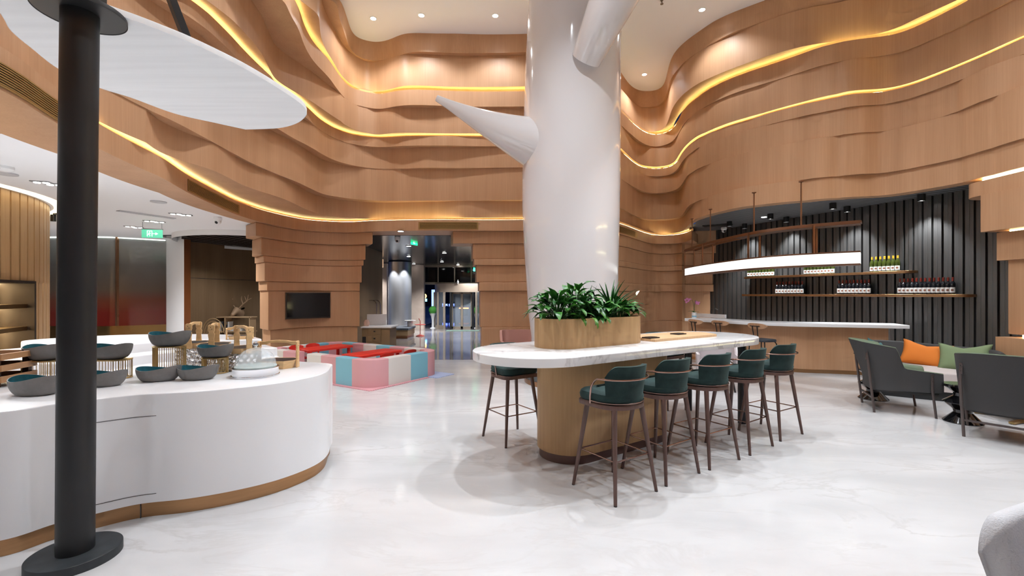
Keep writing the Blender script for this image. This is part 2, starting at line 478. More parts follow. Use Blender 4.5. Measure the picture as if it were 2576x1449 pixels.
# soffit depth under the lowest band: wide on the cafe side
SOF = [(0,335),(145,387),(250,433),(400,485),(550,540),(643,565)]
so = sorted([polar(atz(px,py,ZE['E0'])) for px,py in SOF])
sx = [p[0] for p in so]; sy = [p[1] for p in so]
r_out = np.interp(TH, sx, sy)
dep0 = np.where(TH < sx[0]-.06, 1.0, r_out-R['E0'])
dep0 = np.where(TH > sx[-1], .85, dep0)
w = np.clip((TH-(sx[0]-.06))/.06,0,1); dep0 = np.where((TH>=sx[0]-.06)&(TH<sx[0]), 1.0*(1-w)+w*np.maximum(sy[0]-R['E0'],.25), dep0)
dep0 = np.clip(dep0,.25,1.3)
dep1 = np.where(TH < TH[iE0end]+.01, .26, np.where(D_ > 112, 1.7, .7))
depL = np.where(D_ > 112, 1.7, .7)
mb = MB(); band(mb, R['E0'], ZE['E0'], ZE['F1'], iE0end, NT, dep0); mb.build('wood_band', WOOD, BACK)
BD = [('E1',ZE['E1'],ZE['E2'],dep1),('E2',ZE['E2'],ZE['E3'],depL),('E3',ZE['E3'],ZE['E4'],depL),('E4',ZE['E4'],ZE['S5'],depL),
      ('E5',ZE['E5'],ZE['E6'],depL),('E6',ZE['E6'],ZE['S7'],depL),('E7',ZE['E7'],ZE['E8'],depL)]
for k,z0,z1,d in BD:
    mb = MB(); band(mb, R[k], z0, z1, 0, NT, d, ends=False); mb.build('wood_band', WOOD, BACK)
mb = MB(); band(mb, R['E8'], ZE['E8'], ZE['E9']+.02, 0, NT, depL, rtop=R['E9'], ends=False); mb.build('wood_band', WOOD, BACK)

def ledband(r, z0, z1, i0, i1, mat, name='light_strip', gap=.07):
    mb = MB(); mb.grid([[pt(i,r[i]+gap,z0) for i in range(i0,i1+1)],[pt(i,r[i]+gap,z1) for i in range(i0,i1+1)]])
    return mb.build(name, mat, BACK)
rmax = lambda a,b: np.maximum(R[a],R[b])
def ledflat(r, z, zu, i0, i1, mat, back):
    mb = MB(); mb.grid([[pt(i,r[i]+.02,z+.005) for i in range(i0,i1+1,4)],[pt(i,r[i]+.055,z+.005) for i in range(i0,i1+1,4)]]); mb.build('light_strip', mat, BACK)
    mb = MB(); mb.grid([[pt(i,r[i]+back,z-.01) for i in range(i0,i1+1)],[pt(i,r[i]+back,zu+.02) for i in range(i0,i1+1)]]); mb.build('slot_back', WOOD, BACK)
iLs = int(np.argmin(abs(D_-173)))
ledflat(R['E0'], ZE['F1'], ZE['E1'], iE0end, iLs, LED2, .16)
mb = MB(); band(mb, R['E0'], ZE['F1'], ZE['E1']+.01, iLs, NT, .4); mb.build('wood_band', WOOD, BACK)
ledflat(R['E4'], ZE['S5'], ZE['E5'], 0, NT, LED, .13)
ledflat(R['E6'], ZE['S7'], ZE['E7'], 0, NT, LED, .13)
# wall piece behind the end of the lowest band
pz = crspline([(4.30,13.3),(4.95,13.2),(5.6,13.1),(6.25,12.8)],6)
mb = MB(); mb.grid([[(x,y,2.9) for x,y in pz],[(x,y,3.41) for x,y in pz]]); mb.build('wood_band', WOOD, BACK)

# ------------------------------------------------------------------ ceilings and floor
st(MB().box(-9,13,-7,17,ZE['E9'],ZE['E9']+.1).build('ceiling', CEIL))
zl = ZE['E0']+.012
i_l = int(np.argmin(abs(TH-(sx[0]-.35))))
poly = [pt(i, R['E0'][i]+dep0[i]-.04, 0)[:2] for i in range(i_l, NT+1, 8)]
poly = poly + [(-2.6,-7.0),(-18,-7),(-18,18),(-4.4,18)]
st(MB().prism(poly, zl, zl+.05).build('ceiling_cafe', LOWC))
st(MB().box(-18,14,-7,18,-.1,0).build('floor', FLOOR))

# bar ceiling, ribbed
zc = 3.4
ib0 = int(np.argmin(abs(TH-math.radians(2)))); ib1 = iE0end-2
mb = MB()
rows = [[pt(i, R['E1'][i]+.24, zc) for i in range(ib0,ib1+1,4)],[pt(i, R['E1'][i]+8.0, zc) for i in range(ib0,ib1+1,4)]]
mb.grid(rows)
m, nt, b = newmat('bar_ceiling'); L = nt.links
tc = nt.nodes.new('ShaderNodeTexCoord'); wv = nt.nodes.new('ShaderNodeTexWave'); wv.bands_direction = 'Y'; wv.inputs['Scale'].default_value = 3.2
mp = nt.nodes.new('ShaderNodeMapping'); mp.inputs['Rotation'].default_value = (0,0,-.35); L.new(tc.outputs['Object'], mp.inputs[0]); L.new(mp.outputs[0], wv.inputs['Vector'])
cr = nt.nodes.new('ShaderNodeValToRGB'); cr.color_ramp.elements[0].position = .15; cr.color_ramp.elements[0].color = (.03,.03,.032,1); cr.color_ramp.elements[1].position = .35; cr.color_ramp.elements[1].color = (.16,.165,.18,1)
L.new(wv.outputs['Fac'], cr.inputs[0]); L.new(cr.outputs[0], b.inputs['Base Color']); b.inputs['Roughness'].default_value = .5
mb.grid([[(4.80,11.3,3.402),(4.80,13.4,3.402)],[(6.7,11.3,3.402),(6.7,13.4,3.402)]])
st(mb.build('ceiling_bar', m))

# ------------------------------------------------------------------ piers below the bands
ZP = [3.03,2.745,2.378,2.237,1.83,1.625,.76,0.0]
def pier(name, rbase, ends_l, ends_r, offs, i0, i1, depth):
    w = struct(name)
    for k in range(7):
        r = rbase+offs[k]
        il = th_at(r, ends_l[k], i0, i1); ir = th_at(r, ends_r[k], i0, i1)
        a, b = min(il,ir), max(il,ir)
        mb = MB(); band(mb, r, ZP[k+1], ZP[k], a, b, depth); mb.build('wood_band', WOOD, w, bevel=.012)
    return w
i_tv0 = int(np.argmin(abs(TH-polar((-3.0,10.6))[0]))); i_tv1 = int(np.argmin(abs(TH-polar((-5.2,8.6))[0])))
OFFL = [.12,.20,.235,.26,.29,.31,.36]
W_TV = pier('wall_left', R['E0'], [643,657,664,666,671,676,682], [937,920,915,908,905,903,900], OFFL, i_tv0, i_tv1, .7)
# right pier continues into the recess behind the bar
rr = R['E0'].copy()
pts = sorted([polar(p) for p in ((4.95,13.05),(5.5,12.95),(6.0,12.8),(6.4,12.6))])
lo = np.array([p[0] for p in pts]); ro = np.array([p[1] for p in pts])
ie = th_at(R['E0'], 1715, iE0end-2, NT)
X = np.concatenate([lo, [TH[ie]]]); Yv = np.concatenate([ro,[R['E0'][ie]+.0]])
msk = (TH < TH[ie]) & (TH > lo[0]-.02)
rr[msk] = np.interp(TH[msk], X, Yv)
i_r0 = int(np.argmin(abs(TH-lo[0]))); i_r1 = int(np.argmin(abs(TH-polar((-1.9,10.4))[0])))
OFFR = [.14,.20,.16,.22,.17,.235,.21]
W_R = pier('wall_right', rr, [1140,1188,1193,1200,1205,1207,1210], [1813,1811,1800,1798,1793,1786,1769], OFFR, i_r0, i_r1, .7)

# right lower stack beside the fluted wall
W_S = struct('wall_far_right')
def stackpoly(x0, yend, rad, x1=9.4, y0=2.5):
    pts = [(x0,y0)]
    for k in range(9):
        a = PI-PI/2*k/8; pts.append((x0+rad+rad*math.cos(a), yend-rad+rad*math.sin(a)))
    pts += [(x1,yend),(x1,y0)]
    return pts
for x0,ye,rad,z0,z1 in ((7.13,7.15,.28,3.05,3.27),(7.10,6.80,.03,2.49,3.05),(7.22,6.68,.02,2.05,2.46),(7.26,6.56,.02,.97,2.05),(7.05,6.54,.02,0,.93)):
    MB().prism(stackpoly(x0,ye,rad), z0, z1).build('wood_band', WOOD, W_S)
MB().box(7.36,7.40,2.6,6.62,2.46,2.49).box(7.30,7.34,2.6,6.95,3.27,3.318).build('light_strip', LED2, W_S)
MB().box(7.30,7.34,2.6,6.40,.93,.97).build('light_strip', LED2, W_S)

# ------------------------------------------------------------------ fluted gunmetal wall behind the bar
A = Vector((5.60,13.70)); B = Vector((8.62,6.65)); d = (B-A).normalized(); nrm = Vector((-d.y,d.x)); 
if nrm.dot(Vector((-1,-1))) < 0: nrm = -nrm
L_ = (B-A).length; mod = .148; nmod = int(L_/mod)
mb = MB(); gp = MB()
for k in range(nmod):
    p = A+d*(k*mod)
    prof = [(0,-.05),(.022,-.05),(.028,0),(.085,0),(.095,.012),(mod-.002,.012),(mod,-.05)]
    q = [p+d*s+nrm*h for s,h in prof]
    mb.grid([[(v.x,v.y,0) for v in q],[(v.x,v.y,3.42) for v in q]])
WF = st(mb.build('wall_fluted', PANEL, sharp=20))
FW = dict(A=A,d=d,n=nrm)

# ------------------------------------------------------------------ outer shell so that no light leaks in from nowhere
st(MB().box(-18.2,-18,-7,18,0,3.2).build('wall_cafe_side', WHITE))
st(MB().box(-18,14,-7.2,-7,0,3.4).build('wall_front', WHITE))
st(MB().box(13.9,14.1,-7,6.5,0,3.4).build('wall_lounge', WHITE))
# ================================================================== cafe side (left background)
DRC = (-9.88,5.70); DRR = 2.78
def drum_ang(px):
    """angle on the drum whose silhouette column is px (near face)"""
    best, ba = 1e9, 0
    for k in range(0,3600):
        a = -PI+2*PI*k/3600
        x = DRC[0]+DRR*math.cos(a); y = DRC[1]+DRR*math.sin(a)
        if x*(DRC[0]-x)+y*(DRC[1]-y) < 0 or y < 1: continue
        e = abs(CXP+FPX*x/y-px)
        if e < best: best, ba = e, a
    return ba
drum = struct('wall_cafe_drum')
def drumring(mb, a0, a1, z0, z1, pitch=.062):
    n = max(1,int(abs(a1-a0)/pitch)); da = (a1-a0)/n; P = []
    for k in range(n):
        a = a0+k*da
        for s, r in ((0,DRR-.03),(.07,DRR-.03),(.1,DRR),(.5,DRR),(.93,DRR),(.96,DRR-.03)):
            P.append((DRC[0]+r*math.cos(a+s*da), DRC[1]+r*math.sin(a+s*da)))
    mb.grid([[(x,y,z0) for x,y in P],[(x,y,z1) for x,y in P]])
an = drum_ang(83)
mb = MB(); drumring(mb, -PI*.75, PI*.6, 1.73, zl); drumring(mb, an, PI*.6, 0, 1.73)
mb.build('slatted_panel', WOODT, drum, sharp=20)
# lit brass niche with shelves
ca = (DRC[0]+DRR*math.cos(an), DRC[1]+DRR*math.sin(an)); tdir = Vector((math.sin(an),-math.cos(an))); ndir = Vector((math.cos(an),math.sin(an)))
def npos(s, h): 
    q = Vector(ca)+tdir*s-ndir*h; return q
NB = M('dark_bronze_mirror', (.36,.23,.10), .28, 1.0)
NB2 = M('niche_side', (.03,.02,.015), .4, .5)
nz = thing('display_niche', 'lit bronze display niche with three shelves set in the slatted wood drum', 'niche')
def nbox(mb, s0,s1,h0,h1,z0,z1):
    p = [npos(s0,h0),npos(s1,h0),npos(s1,h1),npos(s0,h1)]
    mb.prism([(q.x,q.y) for q in p], z0, z1); return mb
nbox(MB(), 0,2.0,.42,.45,0,1.75).build('back_panel', NB, nz)
mb = MB(); nbox(mb,-.02,.03,-.03,.45,0,1.75); nbox(mb,-.02,2.0,-.03,.45,1.71,1.75); mb.build('frame', NB2, nz)
for z in (1.40,1.06,.72):
    s = nbox(MB(), .03,2.0,.05,.42,z-.06,z).build('shelf', NB, nz)
    nbox(MB(), .03,2.0,.35,.41,z-.075,z-.06).build('light_strip', LED3, s)
nbox(MB(), .03,2.0,.36,.41,1.69,1.71).build('light_strip', LED3, nz)
nbox(MB(), .30,.315,.40,.42,0,1.7).build('light_strip', LED3, nz)
# cove ring above the drum
mb = MB(); a0 = drum_ang(122)
mb.grid([[(DRC[0]+rr*math.cos(a0-.9+1.9*k/30), DRC[1]+rr*math.sin(a0-.9+1.9*k/30), zl-.004) for k in range(31)] for rr in (DRR+.05,DRR+.22)])
mb.build('light_strip', emat('drum_cove', (1.0,.85,.55), 2.2), drum)

# red-to-grey glass wall
def gradmat():
    m, nt, b = newmat('red_gradient_glass'); L = nt.links
    tc = nt.nodes.new('ShaderNodeTexCoord'); sp = nt.nodes.new('ShaderNodeSeparateXYZ'); L.new(tc.outputs['Object'], sp.inputs[0])
    r = nt.nodes.new('ShaderNodeMapRange'); r.inputs[1].default_value = .7; r.inputs[2].default_value = 3.0; L.new(sp.outputs['Z'], r.inputs[0])
    c = nt.nodes.new('ShaderNodeValToRGB'); e = c.color_ramp.elements
    e[0].position = 0; e[0].color = (.10,.008,.006,1); e[1].position = 1; e[1].color = (.30,.31,.31,1)
    for p, col in ((.16,(.11,.012,.008,1)),(.30,(.12,.035,.02,1)),(.42,(.11,.075,.055,1)),(.7,(.13,.125,.115,1)),(.9,(.24,.25,.24,1))):
        q = e.new(p); q.color = col
    L.new(r.outputs[0], c.inputs[0]); L.new(c.outputs[0], b.inputs['Base Color']); b.inputs['Roughness'].default_value = .12; b.inputs['Specular IOR Level'].default_value = .5
    return m
GR = gradmat()
wc = struct('wall_cafe_back')
gp_ = crspline([(-13.2,12.0),(-12.0,11.65),(-10.66,11.6),(-10.25,11.75),(-9.5,12.3)], 8)
def strip(pts, z0, z1): 
    mb = MB(); mb.grid([[(x,y,z0) for x,y in pts],[(x,y,z1) for x,y in pts]]); return mb
strip(gp_, .72, zl-.03).build('gradient_panel', GR, wc)
strip(gp_, 0, .72).build('brass_skirting', M('antique_brass', (.25,.15,.06), .25, 1.0), wc)
q = aty(308,700,11.85); MB().box(q[0]-.02,q[0]+.02,11.66,11.8,.72,zl).build('panel_joint', BRONZE, wc)
strip([(x,y-.03) for x,y in gp_], zl-.03, zl-.005).build('light_strip', emat('panel_top_line', (.9,1.0,.9), 2.0), wc)
strip([(-9.5,12.3),(-8.28,11.3)], 0, zl).build('white_return', LOWC, wc)
strip([(-8.28,11.3),(-8.2,11.42)], 0, zl).build('bronze_edge', BRONZE, wc)
bw = crspline([(-8.66,11.98),(-8.7,12.6),(-8.5,13.5),(-8.1,14.3),(-7.3,14.9),(-6.2,15.2),(-4.4,15.2)], 8)
strip(bw, 0, 1.985).build('walnut_panel', WOODD, wc); strip(bw, 1.98, 2.0).build('panel_joint', BLACKM, wc); strip(bw, 1.995, zl).build('walnut_panel', WOODD, wc)
strip([(-4.4,15.2),(-4.4,11.3)], 0, zl).build('walnut_panel', WOODD, wc)
# oval slatted recess in the low ceiling
rec = thing('slatted_ceiling_recess', 'dark oval ceiling recess with diagonal slats over the brown curved wall', 'ceiling feature', (0,0,0))
oc = (-6.9,12.3); orx, ory = 1.9, 2.0
el = [(oc[0]+orx*math.cos(2*PI*k/48), oc[1]+ory*math.sin(2*PI*k/48)) for k in range(48)]
MB().prism(el, zl-.012, zl-.004).build('backing', M('recess_depth_tone', (.02,.018,.016), .6), rec)  # flat disc, no hole cut: the dark depth is put into its colour
mb = MB()
for k in range(-6,7):
    off = k*.30; h = math.sqrt(max(0,1-(off/orx)**2))*1.85
    a = Vector((oc[0]+off*.9, oc[1]-h*.95, zl-.06)); b_ = Vector((oc[0]+off*.9+.5, oc[1]+h*.9, zl-.06)); mb.bar(a,b_,.09,.09)
mb.build('slats', M('slat_dark', (.03,.022,.018), .5), rec)
ringp = [(oc[0]+(orx+.02)*math.cos(2*PI*k/48), oc[1]+(ory+.02)*math.sin(2*PI*k/48)) for k in range(49)]
mb = MB(); mb.grid([[(x,y,zl-.13) for x,y in ringp],[(x,y,zl) for x,y in ringp]]); mb.build('rim', LOWC, rec)

# deer head on the brown wall
dp = aty(597,780,13.6); DW = M('pale_driftwood', (.34,.22,.13), .6)
deer = thing('deer_head_sculpture', 'carved wooden deer head with antlers hung on the brown wall', 'wall sculpture', (dp[0],dp[1]+.12,dp[2]))
mb = MB(); mb.loft([[(r*math.cos(2*PI*k/12), y, z+r*1.15*math.sin(2*PI*k/12)) for k in range(12)] for y,z,r in ((.12,-.10,.02),(.05,-.10,.12),(-.06,-.06,.11),(-.18,-.02,.10),(-.26,-.06,.075),(-.36,-.13,.05),(-.40,-.15,.03))]); mb.build('head', DW, deer)
for s in (-1,1):
    a = MB(); a.tube([(s*.05,-.12,.05),(s*.16,-.1,.18),(s*.30,-.12,.28),(s*.36,-.16,.46)], [.02,.018,.014,.006])
    a.tube([(s*.16,-.1,.18),(s*.13,-.14,.34),(s*.16,-.16,.42)], [.014,.011,.005]); a.tube([(s*.28,-.12,.27),(s*.24,-.15,.42)], [.012,.005]); a.tube([(s*.31,-.12,.30),(s*.44,-.14,.36)], [.011,.005])
    a.build('antler', DW, deer)
    MB().loft([[(s*(.1+.03*t*4+ .04*math.cos(u)*w), -.08, .03+.10*t*2*.2+.03*math.sin(u)*w) for u in (0,1.57,3.14,4.71)] for t,w in ((0,.6),(.5,1),(1,.1))]).build('ear', DW, deer)

# low bookcase with books, rattan chair behind the trays
bp = aty(575,830,13.2); SHW = M('pale_oak', (.45,.30,.17), .5)
bk = thing('low_bookcase', 'low open bookcase with thin pale shelves along the brown wall', 'bookcase', (bp[0],bp[1],0))
MB().box(-.75,.75,-.15,.17,.86,.89).build('shelf', SHW, bk); MB().box(-.75,.75,-.15,.17,.44,.47).build('shelf', SHW, bk); MB().box(-.75,.75,-.15,.17,.05,.08).build('shelf', SHW, bk)
for x in (-.72,-.02,.70): MB().box(x-.012,x+.012,-.15,.17,0,.89).build('upright', SHW, bk)
bcols = [(.7,.7,.72),(.03,.03,.04),(.6,.58,.55),(.05,.05,.07),(.75,.74,.72)]
for k in range(5):
    b_ = MB().box(-.016,.016,-.1,.1,0,.27).build('book', M('book_cover', bcols[k], .6), None, (bp[0]-.18+.055*k,bp[1],.475), (0,.12*(k%3)-.05,0))
    tag(b_, '%s upright book on the low bookcase, %s of the five from the left' % (('grey','black','beige','dark','white')[k], ORD[k]), 'book', 'books on the low bookcase')
b_ = MB().box(-.17,.17,-.11,.11,0,.035).box(-.15,.15,-.1,.1,.035,.065).build('book_stack', M('book_pages', (.75,.75,.74), .6), None, (bp[0]+.28,bp[1],.47))
tag(b_, 'flat white magazines lying on the low bookcase beside the upright books', 'magazines')
cp_ = aty(520,830,12.2)
rc = thing('rattan_chair', 'round-backed tan rattan chair beside the low bookcase', 'chair', (cp_[0],cp_[1],0))
RT = M('rattan', (.42,.27,.13), .6)
mb = MB(); mb.cyl((0,0),.28,.40,.45); mb.build('seat', RT, rc)
mb = MB()
for r_ in (.1,.17,.24,.30): mb.tube([(r_*math.cos(PI*k/10), .24+.02, .47+r_*1.35*math.sin(PI*k/10)) for k in range(11)], .012, 6)
mb.build('backrest', RT, rc)
for sx_ in (-1,1):
    for sy_ in (-1,1): MB().tube([(sx_*.2,sy_*.2,.4),(sx_*.24,sy_*.24,0)], .014, 6).build('leg', RT, rc)

# exit sign on wires
SGREEN = M('exit_green', (.10,.52,.33), .4, emit=(.12,.62,.38,1), es=.55)
SPALE = M('exit_white', (.8,1,.9), .4, emit=(.75,1,.88,1), es=1.2)
def figure(mb, cx, cz, s, y):
    """running person in a doorway, drawn as bars"""
    g = lambda a,b,w: mb.bar((cx+a[0]*s,y,cz+a[1]*s),(cx+b[0]*s,y,cz+b[1]*s),w*s,.004,up=(0,1,0))
    g((-.30,-.5),(-.30,.5),.09); g((-.30,.5),(.42,.5),.09); g((.42,.5),(.42,-.5),.09)
    g((.05,.18),(-.03,-.12),.15); g((-.03,-.12),(-.22,-.22),.08); g((-.03,-.12),(.12,-.28),.08); g((.12,-.28),(.06,-.48),.08)
    g((.05,.15),(.22,.02),.06); g((.05,.15),(-.14,.05),.06); g((.07,.30),(.07,.40),.12)
def arrow(mb, x0, x1, cz, s, y):
    mb.bar((x0,y,cz),(x1-.5*s,y,cz),.10*s,.004,up=(0,1,0))
    mb.add([(x1-.5*s,y-.002,cz+.28*s),(x1-.5*s,y-.002,cz-.28*s),(x1,y-.002,cz)],[(0,1,2)])
ep = aty(383,588,9.27)
es_ = thing('exit_sign', 'green glass emergency exit sign with running figure and arrow hung from the cafe ceiling', 'sign', (ep[0],ep[1],ep[2]), .25)
MB().box(-.185,.185,-.006,.006,-.085,.085).build('panel', SGREEN, es_)
mb = MB(); figure(mb,-.05,0,.115,-.008); arrow(mb,.0,.11,0,.10,-.008); mb.build('pictogram', SPALE, es_)
MB().box(-.19,.19,-.012,.012,.085,.105).build('top_rail', M('sign_grey', (.25,.25,.25), .5), es_)
for s in (-1,1): MB().cyl((s*.17,0),.003,.1,zl-ep[2],6).build('wire', BLACK, es_)

# small fittings in the cafe ceiling
def ceil_pt(px, py): return atz(px, py, zl)
GREYF = M('fitting_grey', (.55,.55,.57), .5); LENS = emat('small_lens', (1,.97,.92), 9)
names = ['nearer the slatted drum','against the black column edge','left one right of the exit sign','right one right of the exit sign','left one above the exit sign','right one above the exit sign','left one left of the exit sign','right one left of the exit sign']
for (px,py),nm in zip([(104,457),(137,463),(442,537),(467,540),(376,555),(400,557.5),(327,569),(346,571.5)], names):
    p = ceil_pt(px,py)
    t = thing('recessed_spotlight','twin recessed spotlight in the low cafe ceiling, '+nm,'ceiling light',(p[0],p[1],zl),.3,'twin spotlights in the cafe ceiling')
    MB().box(-.10,.10,-.05,.05,-.012,0).build('trim', M('trim_dark', (.2,.2,.2), .5), t)
    MB().cyl((-.045,0),.035,-.02,-.012,12).cyl((.05,0),.035,-.02,-.012,12).build('lens', LENS, t)
p0 = ceil_pt(297,529); p1 = ceil_pt(438,549)
t = tag(MB().bar((p0[0],p0[1],zl-.008),(p1[0],p1[1],zl-.008),.13,.012).bar((p0[0],p0[1],zl-.016),(p1[0],p1[1],zl-.016),.03,.006).build('linear_air_slot', GREYF), 'long thin grey linear air slot in the white cafe ceiling', 'air vent')
for px,py,nm in ((399,507,'white round speaker disc in the cafe ceiling above the linear slot'),(15,436,'flat white access disc in the cafe ceiling at the far left')):
    p = ceil_pt(px,py); tag(MB().cyl((0,0),.11,-.015,0,24).build('ceiling_speaker', GREYF, None, (p[0],p[1],zl)), nm, 'ceiling fitting')
p = ceil_pt(9,419); t = thing('smoke_detector','white round smoke detector with dark slots in the cafe ceiling at far left','detector',(p[0],p[1],zl))
MB().lathe([(.09,0),(.09,-.03),(.06,-.055),(.01,-.06)],20).build('housing', M('white_plastic', (.8,.8,.8), .4), t); MB().box(-.04,.04,-.082,-.07,-.045,-.03).build('slot', BLACKM, t)
WPL = M('white_plastic_gloss', (.82,.82,.82), .3)
def domecam(px, py, z, lab, sc=1.0):
    p = atz(px,py,z)
    t = thing('dome_camera', lab, 'camera', (p[0],p[1],z)); 
    MB().lathe([(.07*sc,0),(.075*sc,-.05*sc),(.06*sc,-.07*sc)],20).build('housing', WPL, t)
    MB().sphere((0,0,-.085*sc),.06*sc,16,10).build('dome', WPL, t)
    MB().sphere((0,-.03*sc,-.10*sc),.035*sc,10,8).build('lens', BLACK, t)
    return t
domecam(548,546.5,zl,'white dome camera under the cafe ceiling next to the wooden soffit')
# black track with one spot near the drum
p = atz(134,543,2.99)
t = thing('track_light','short black track light hanging near the slatted drum','track light',(p[0],p[1],2.99),-.2); MB().box(.02,.5,-.02,.02,.02,.06).build('track', BLACK, t); MB().cyl((0,0),.04,-.1,.02,14).build('head', BLACK, t); MB().box(.3,.32,-.01,.01,.04,zl-2.99).build('stem', BLACK, t)

# ================================================================== lobby beyond the opening
LB = struct('wall_lobby')
ZLB = 2.87
st(MB().box(-4.35,1.2,10.57,24,.0,.004).build('floor_lobby', LOBBY))
m, nt, b = newmat('lobby_slats'); L = nt.links
tc = nt.nodes.new('ShaderNodeTexCoord'); wv = nt.nodes.new('ShaderNodeTexWave'); wv.bands_direction = 'Y'; wv.inputs['Scale'].default_value = 2.0; L.new(tc.outputs['Object'], wv.inputs['Vector'])
cr = nt.nodes.new('ShaderNodeValToRGB'); cr.color_ramp.elements[0].color = (.004,.004,.005,1); cr.color_ramp.elements[1].color = (.05,.052,.06,1); L.new(wv.outputs['Fac'], cr.inputs[0]); L.new(cr.outputs[0], b.inputs['Base Color']); b.inputs['Roughness'].default_value = .18
def zlb(y): return ZLB+.15*max(0,min(1,(20.5-y)/9.25))
st(MB().add([(-9,11.25,zlb(11.25)),(2,11.25,zlb(11.25)),(2,20.6,ZLB),(-9,20.6,ZLB),(-9,11.25,3.3),(2,11.25,3.3),(2,20.6,3.3),(-9,20.6,3.3)],[(0,3,2,1),(4,5,6,7),(0,1,5,4),(1,2,6,5),(2,3,7,6),(3,0,4,7)]).build('ceiling_lobby', m))
STONE = marble_mat('beige_stone', (.50,.40,.33,1), (.62,.52,.45,1), .35, 1.5, .4, .06, .05)
def wallrect(px0,px1,y,z0,z1,mat,name,th=.3,par=LB):
    x0 = (px0-CXP)/FPX*y; x1 = (px1-CXP)/FPX*y
    return MB().box(x0,x1,y,y+th,z0,z1).build(name, mat, par)
wallrect(940,973,19.2,0,ZLB,STONE,'stone_pier'); wallrect(1030,1066,19.9,0,ZLB,STONE,'stone_pier')
FRAME = M('champagne_frame', (.42,.36,.29), .35, .6); NIGHT = M('night_glass', (.01,.01,.012), .04, 0, .6)
wn = struct('window_1')
y_w = 20.5
wallrect(1066,1212,y_w,EYE+28*y_w/FPX,ZLB,NIGHT,'pane',.03,wn)
for px in (1066,1100.5,1142,1184): wallrect(px,px+3,y_w-.05,EYE+26*y_w/FPX,ZLB,FRAME,'mullion',.06,wn)
wallrect(1066,1212,y_w-.06,ZLB-.09,ZLB,FRAME,'transom',.08,wn); wallrect(1066,1212,y_w-.06,EYE+24*y_w/FPX,EYE+30*y_w/FPX,FRAME,'transom',.1,wn)
wn2 = struct('window_2'); wallrect(880,940,19.9,0,ZLB,NIGHT,'pane',.03,wn2); wallrect(925,937,19.5,0,ZLB,M('grey_pillar', (.12,.11,.11), .4),'mullion',.3,wn2); wallrect(880,940,19.8,2.1,2.16,FRAME,'transom',.1,wn2)
wallrect(640,905,20.6,0,ZLB,M('lobby_dark_wall', (.03,.03,.03), .4),'dark_panel')
wallrect(1212,1500,20.6,0,ZLB,M('lobby_dark_wall_right', (.03,.03,.03), .4),'dark_panel')
# steel column
cx_, cy_ = (1006-CXP)/FPX*18.6, 18.6
scol = thing('round_steel_column','round brushed steel column between the stone piers in the lobby','column',(cx_,cy_,0)); MB().cyl((0,0),.475,0,ZLB,40).build('shaft', STEELB, scol); MB().cyl((0,0),.49,0,.08,40).build('base_ring', BRONZE, scol)
# round ceiling drum behind the column, a faint warm glow put into its wood
p = atz(968,680,ZLB-.25); tag(MB().cyl((0,0),.85,-.05,.25,32).build('round_ceiling_drum', M('drum_wood_glow', (.6,.42,.3), .5, emit=(1,.6,.35,1), es=.35), None, (p[0],16.8,ZLB-.25)), 'round warm wooden ceiling drum left of the steel column', 'ceiling feature')
# revolving door
sc_ = y_w/FPX
def X_(px, y=y_w): return (px-CXP)/FPX*y
dr = struct('door_1')
cxd = X_(1162); rad = 1.25; cyd = y_w+.1
hz0, hz1 = EYE+5*sc_, EYE+26*sc_
arc = [(cxd+rad*math.sin(a), cyd-rad*.7*math.cos(a)) for a in np.linspace(-1.45,1.45,25)]
mb = MB(); mb.loft([[(x,y,hz0),(x,y,hz1),(x,y+.1,hz1),(x,y+.1,hz0)] for x,y in arc]); mb.build('header_drum', M('champagne_metal', (.52,.42,.33), .35, .4), dr)
GLS = M('door_glass', (.75,.85,.95), .02, 0, .5, alpha=.14)
for i0,i1 in ((0,7),(17,24)):
    mb = MB(); mb.grid([[(x,y,.03) for x,y in arc[i0:i1+1]],[(x,y,hz0) for x,y in arc[i0:i1+1]]]); mb.build('curved_pane', GLS, dr)
    for i in (i0,(i0+i1)//2+1,i1):
        x,y = arc[i]; MB().box(x-.05,x+.05,y-.05,y+.05,0,hz0).build('post', FRAME, dr)
    mb = MB(); mb.loft([[(x,y-.03,0),(x,y-.03,.16),(x,y+.03,.16),(x,y+.03,0)] for x,y in arc[i0:i1+1]]); mb.build('kick_rail', FRAME, dr)
yd = cyd-.55
for a,b_ in ((1137,1162),(1162,1187)):
    x0,x1 = X_(a,yd),X_(b_,yd)
    f_ = MB().box(x0,x0+.05,yd-.03,yd+.03,0,hz0).box(x1-.05,x1,yd-.03,yd+.03,0,hz0).box(x0,x1,yd-.03,yd+.03,0,.1).box(x0,x1,yd-.03,yd+.03,hz0-.08,hz0).build('door_leaf', FRAME, dr)
    MB().box(x0+.05,x1-.05,yd-.005,yd+.005,.1,hz0-.08).build('pane', GLS, f_)
for a in (1133,1190): x = X_(a,yd-.3); MB().box(x-.035,x+.035,yd-.3,yd-.1,0,hz0).build('jamb', BLACK, dr)
x = X_(1157); MB().sphere((x,arc[12][1]-.02,hz1+.06),.05,10,8).cyl((x,arc[12][1]-.02),.02,hz1-.02,hz1+.16,10).build('sensor', WPL, dr)
tag(MB().box(-.7,.7,-.25,.25,.004,.016).build('door_mat', M('green_mat', (.10,.16,.13), .9), None, (X_(1165,19),18.9,0)), 'dark green door mat in front of the revolving door', 'mat')
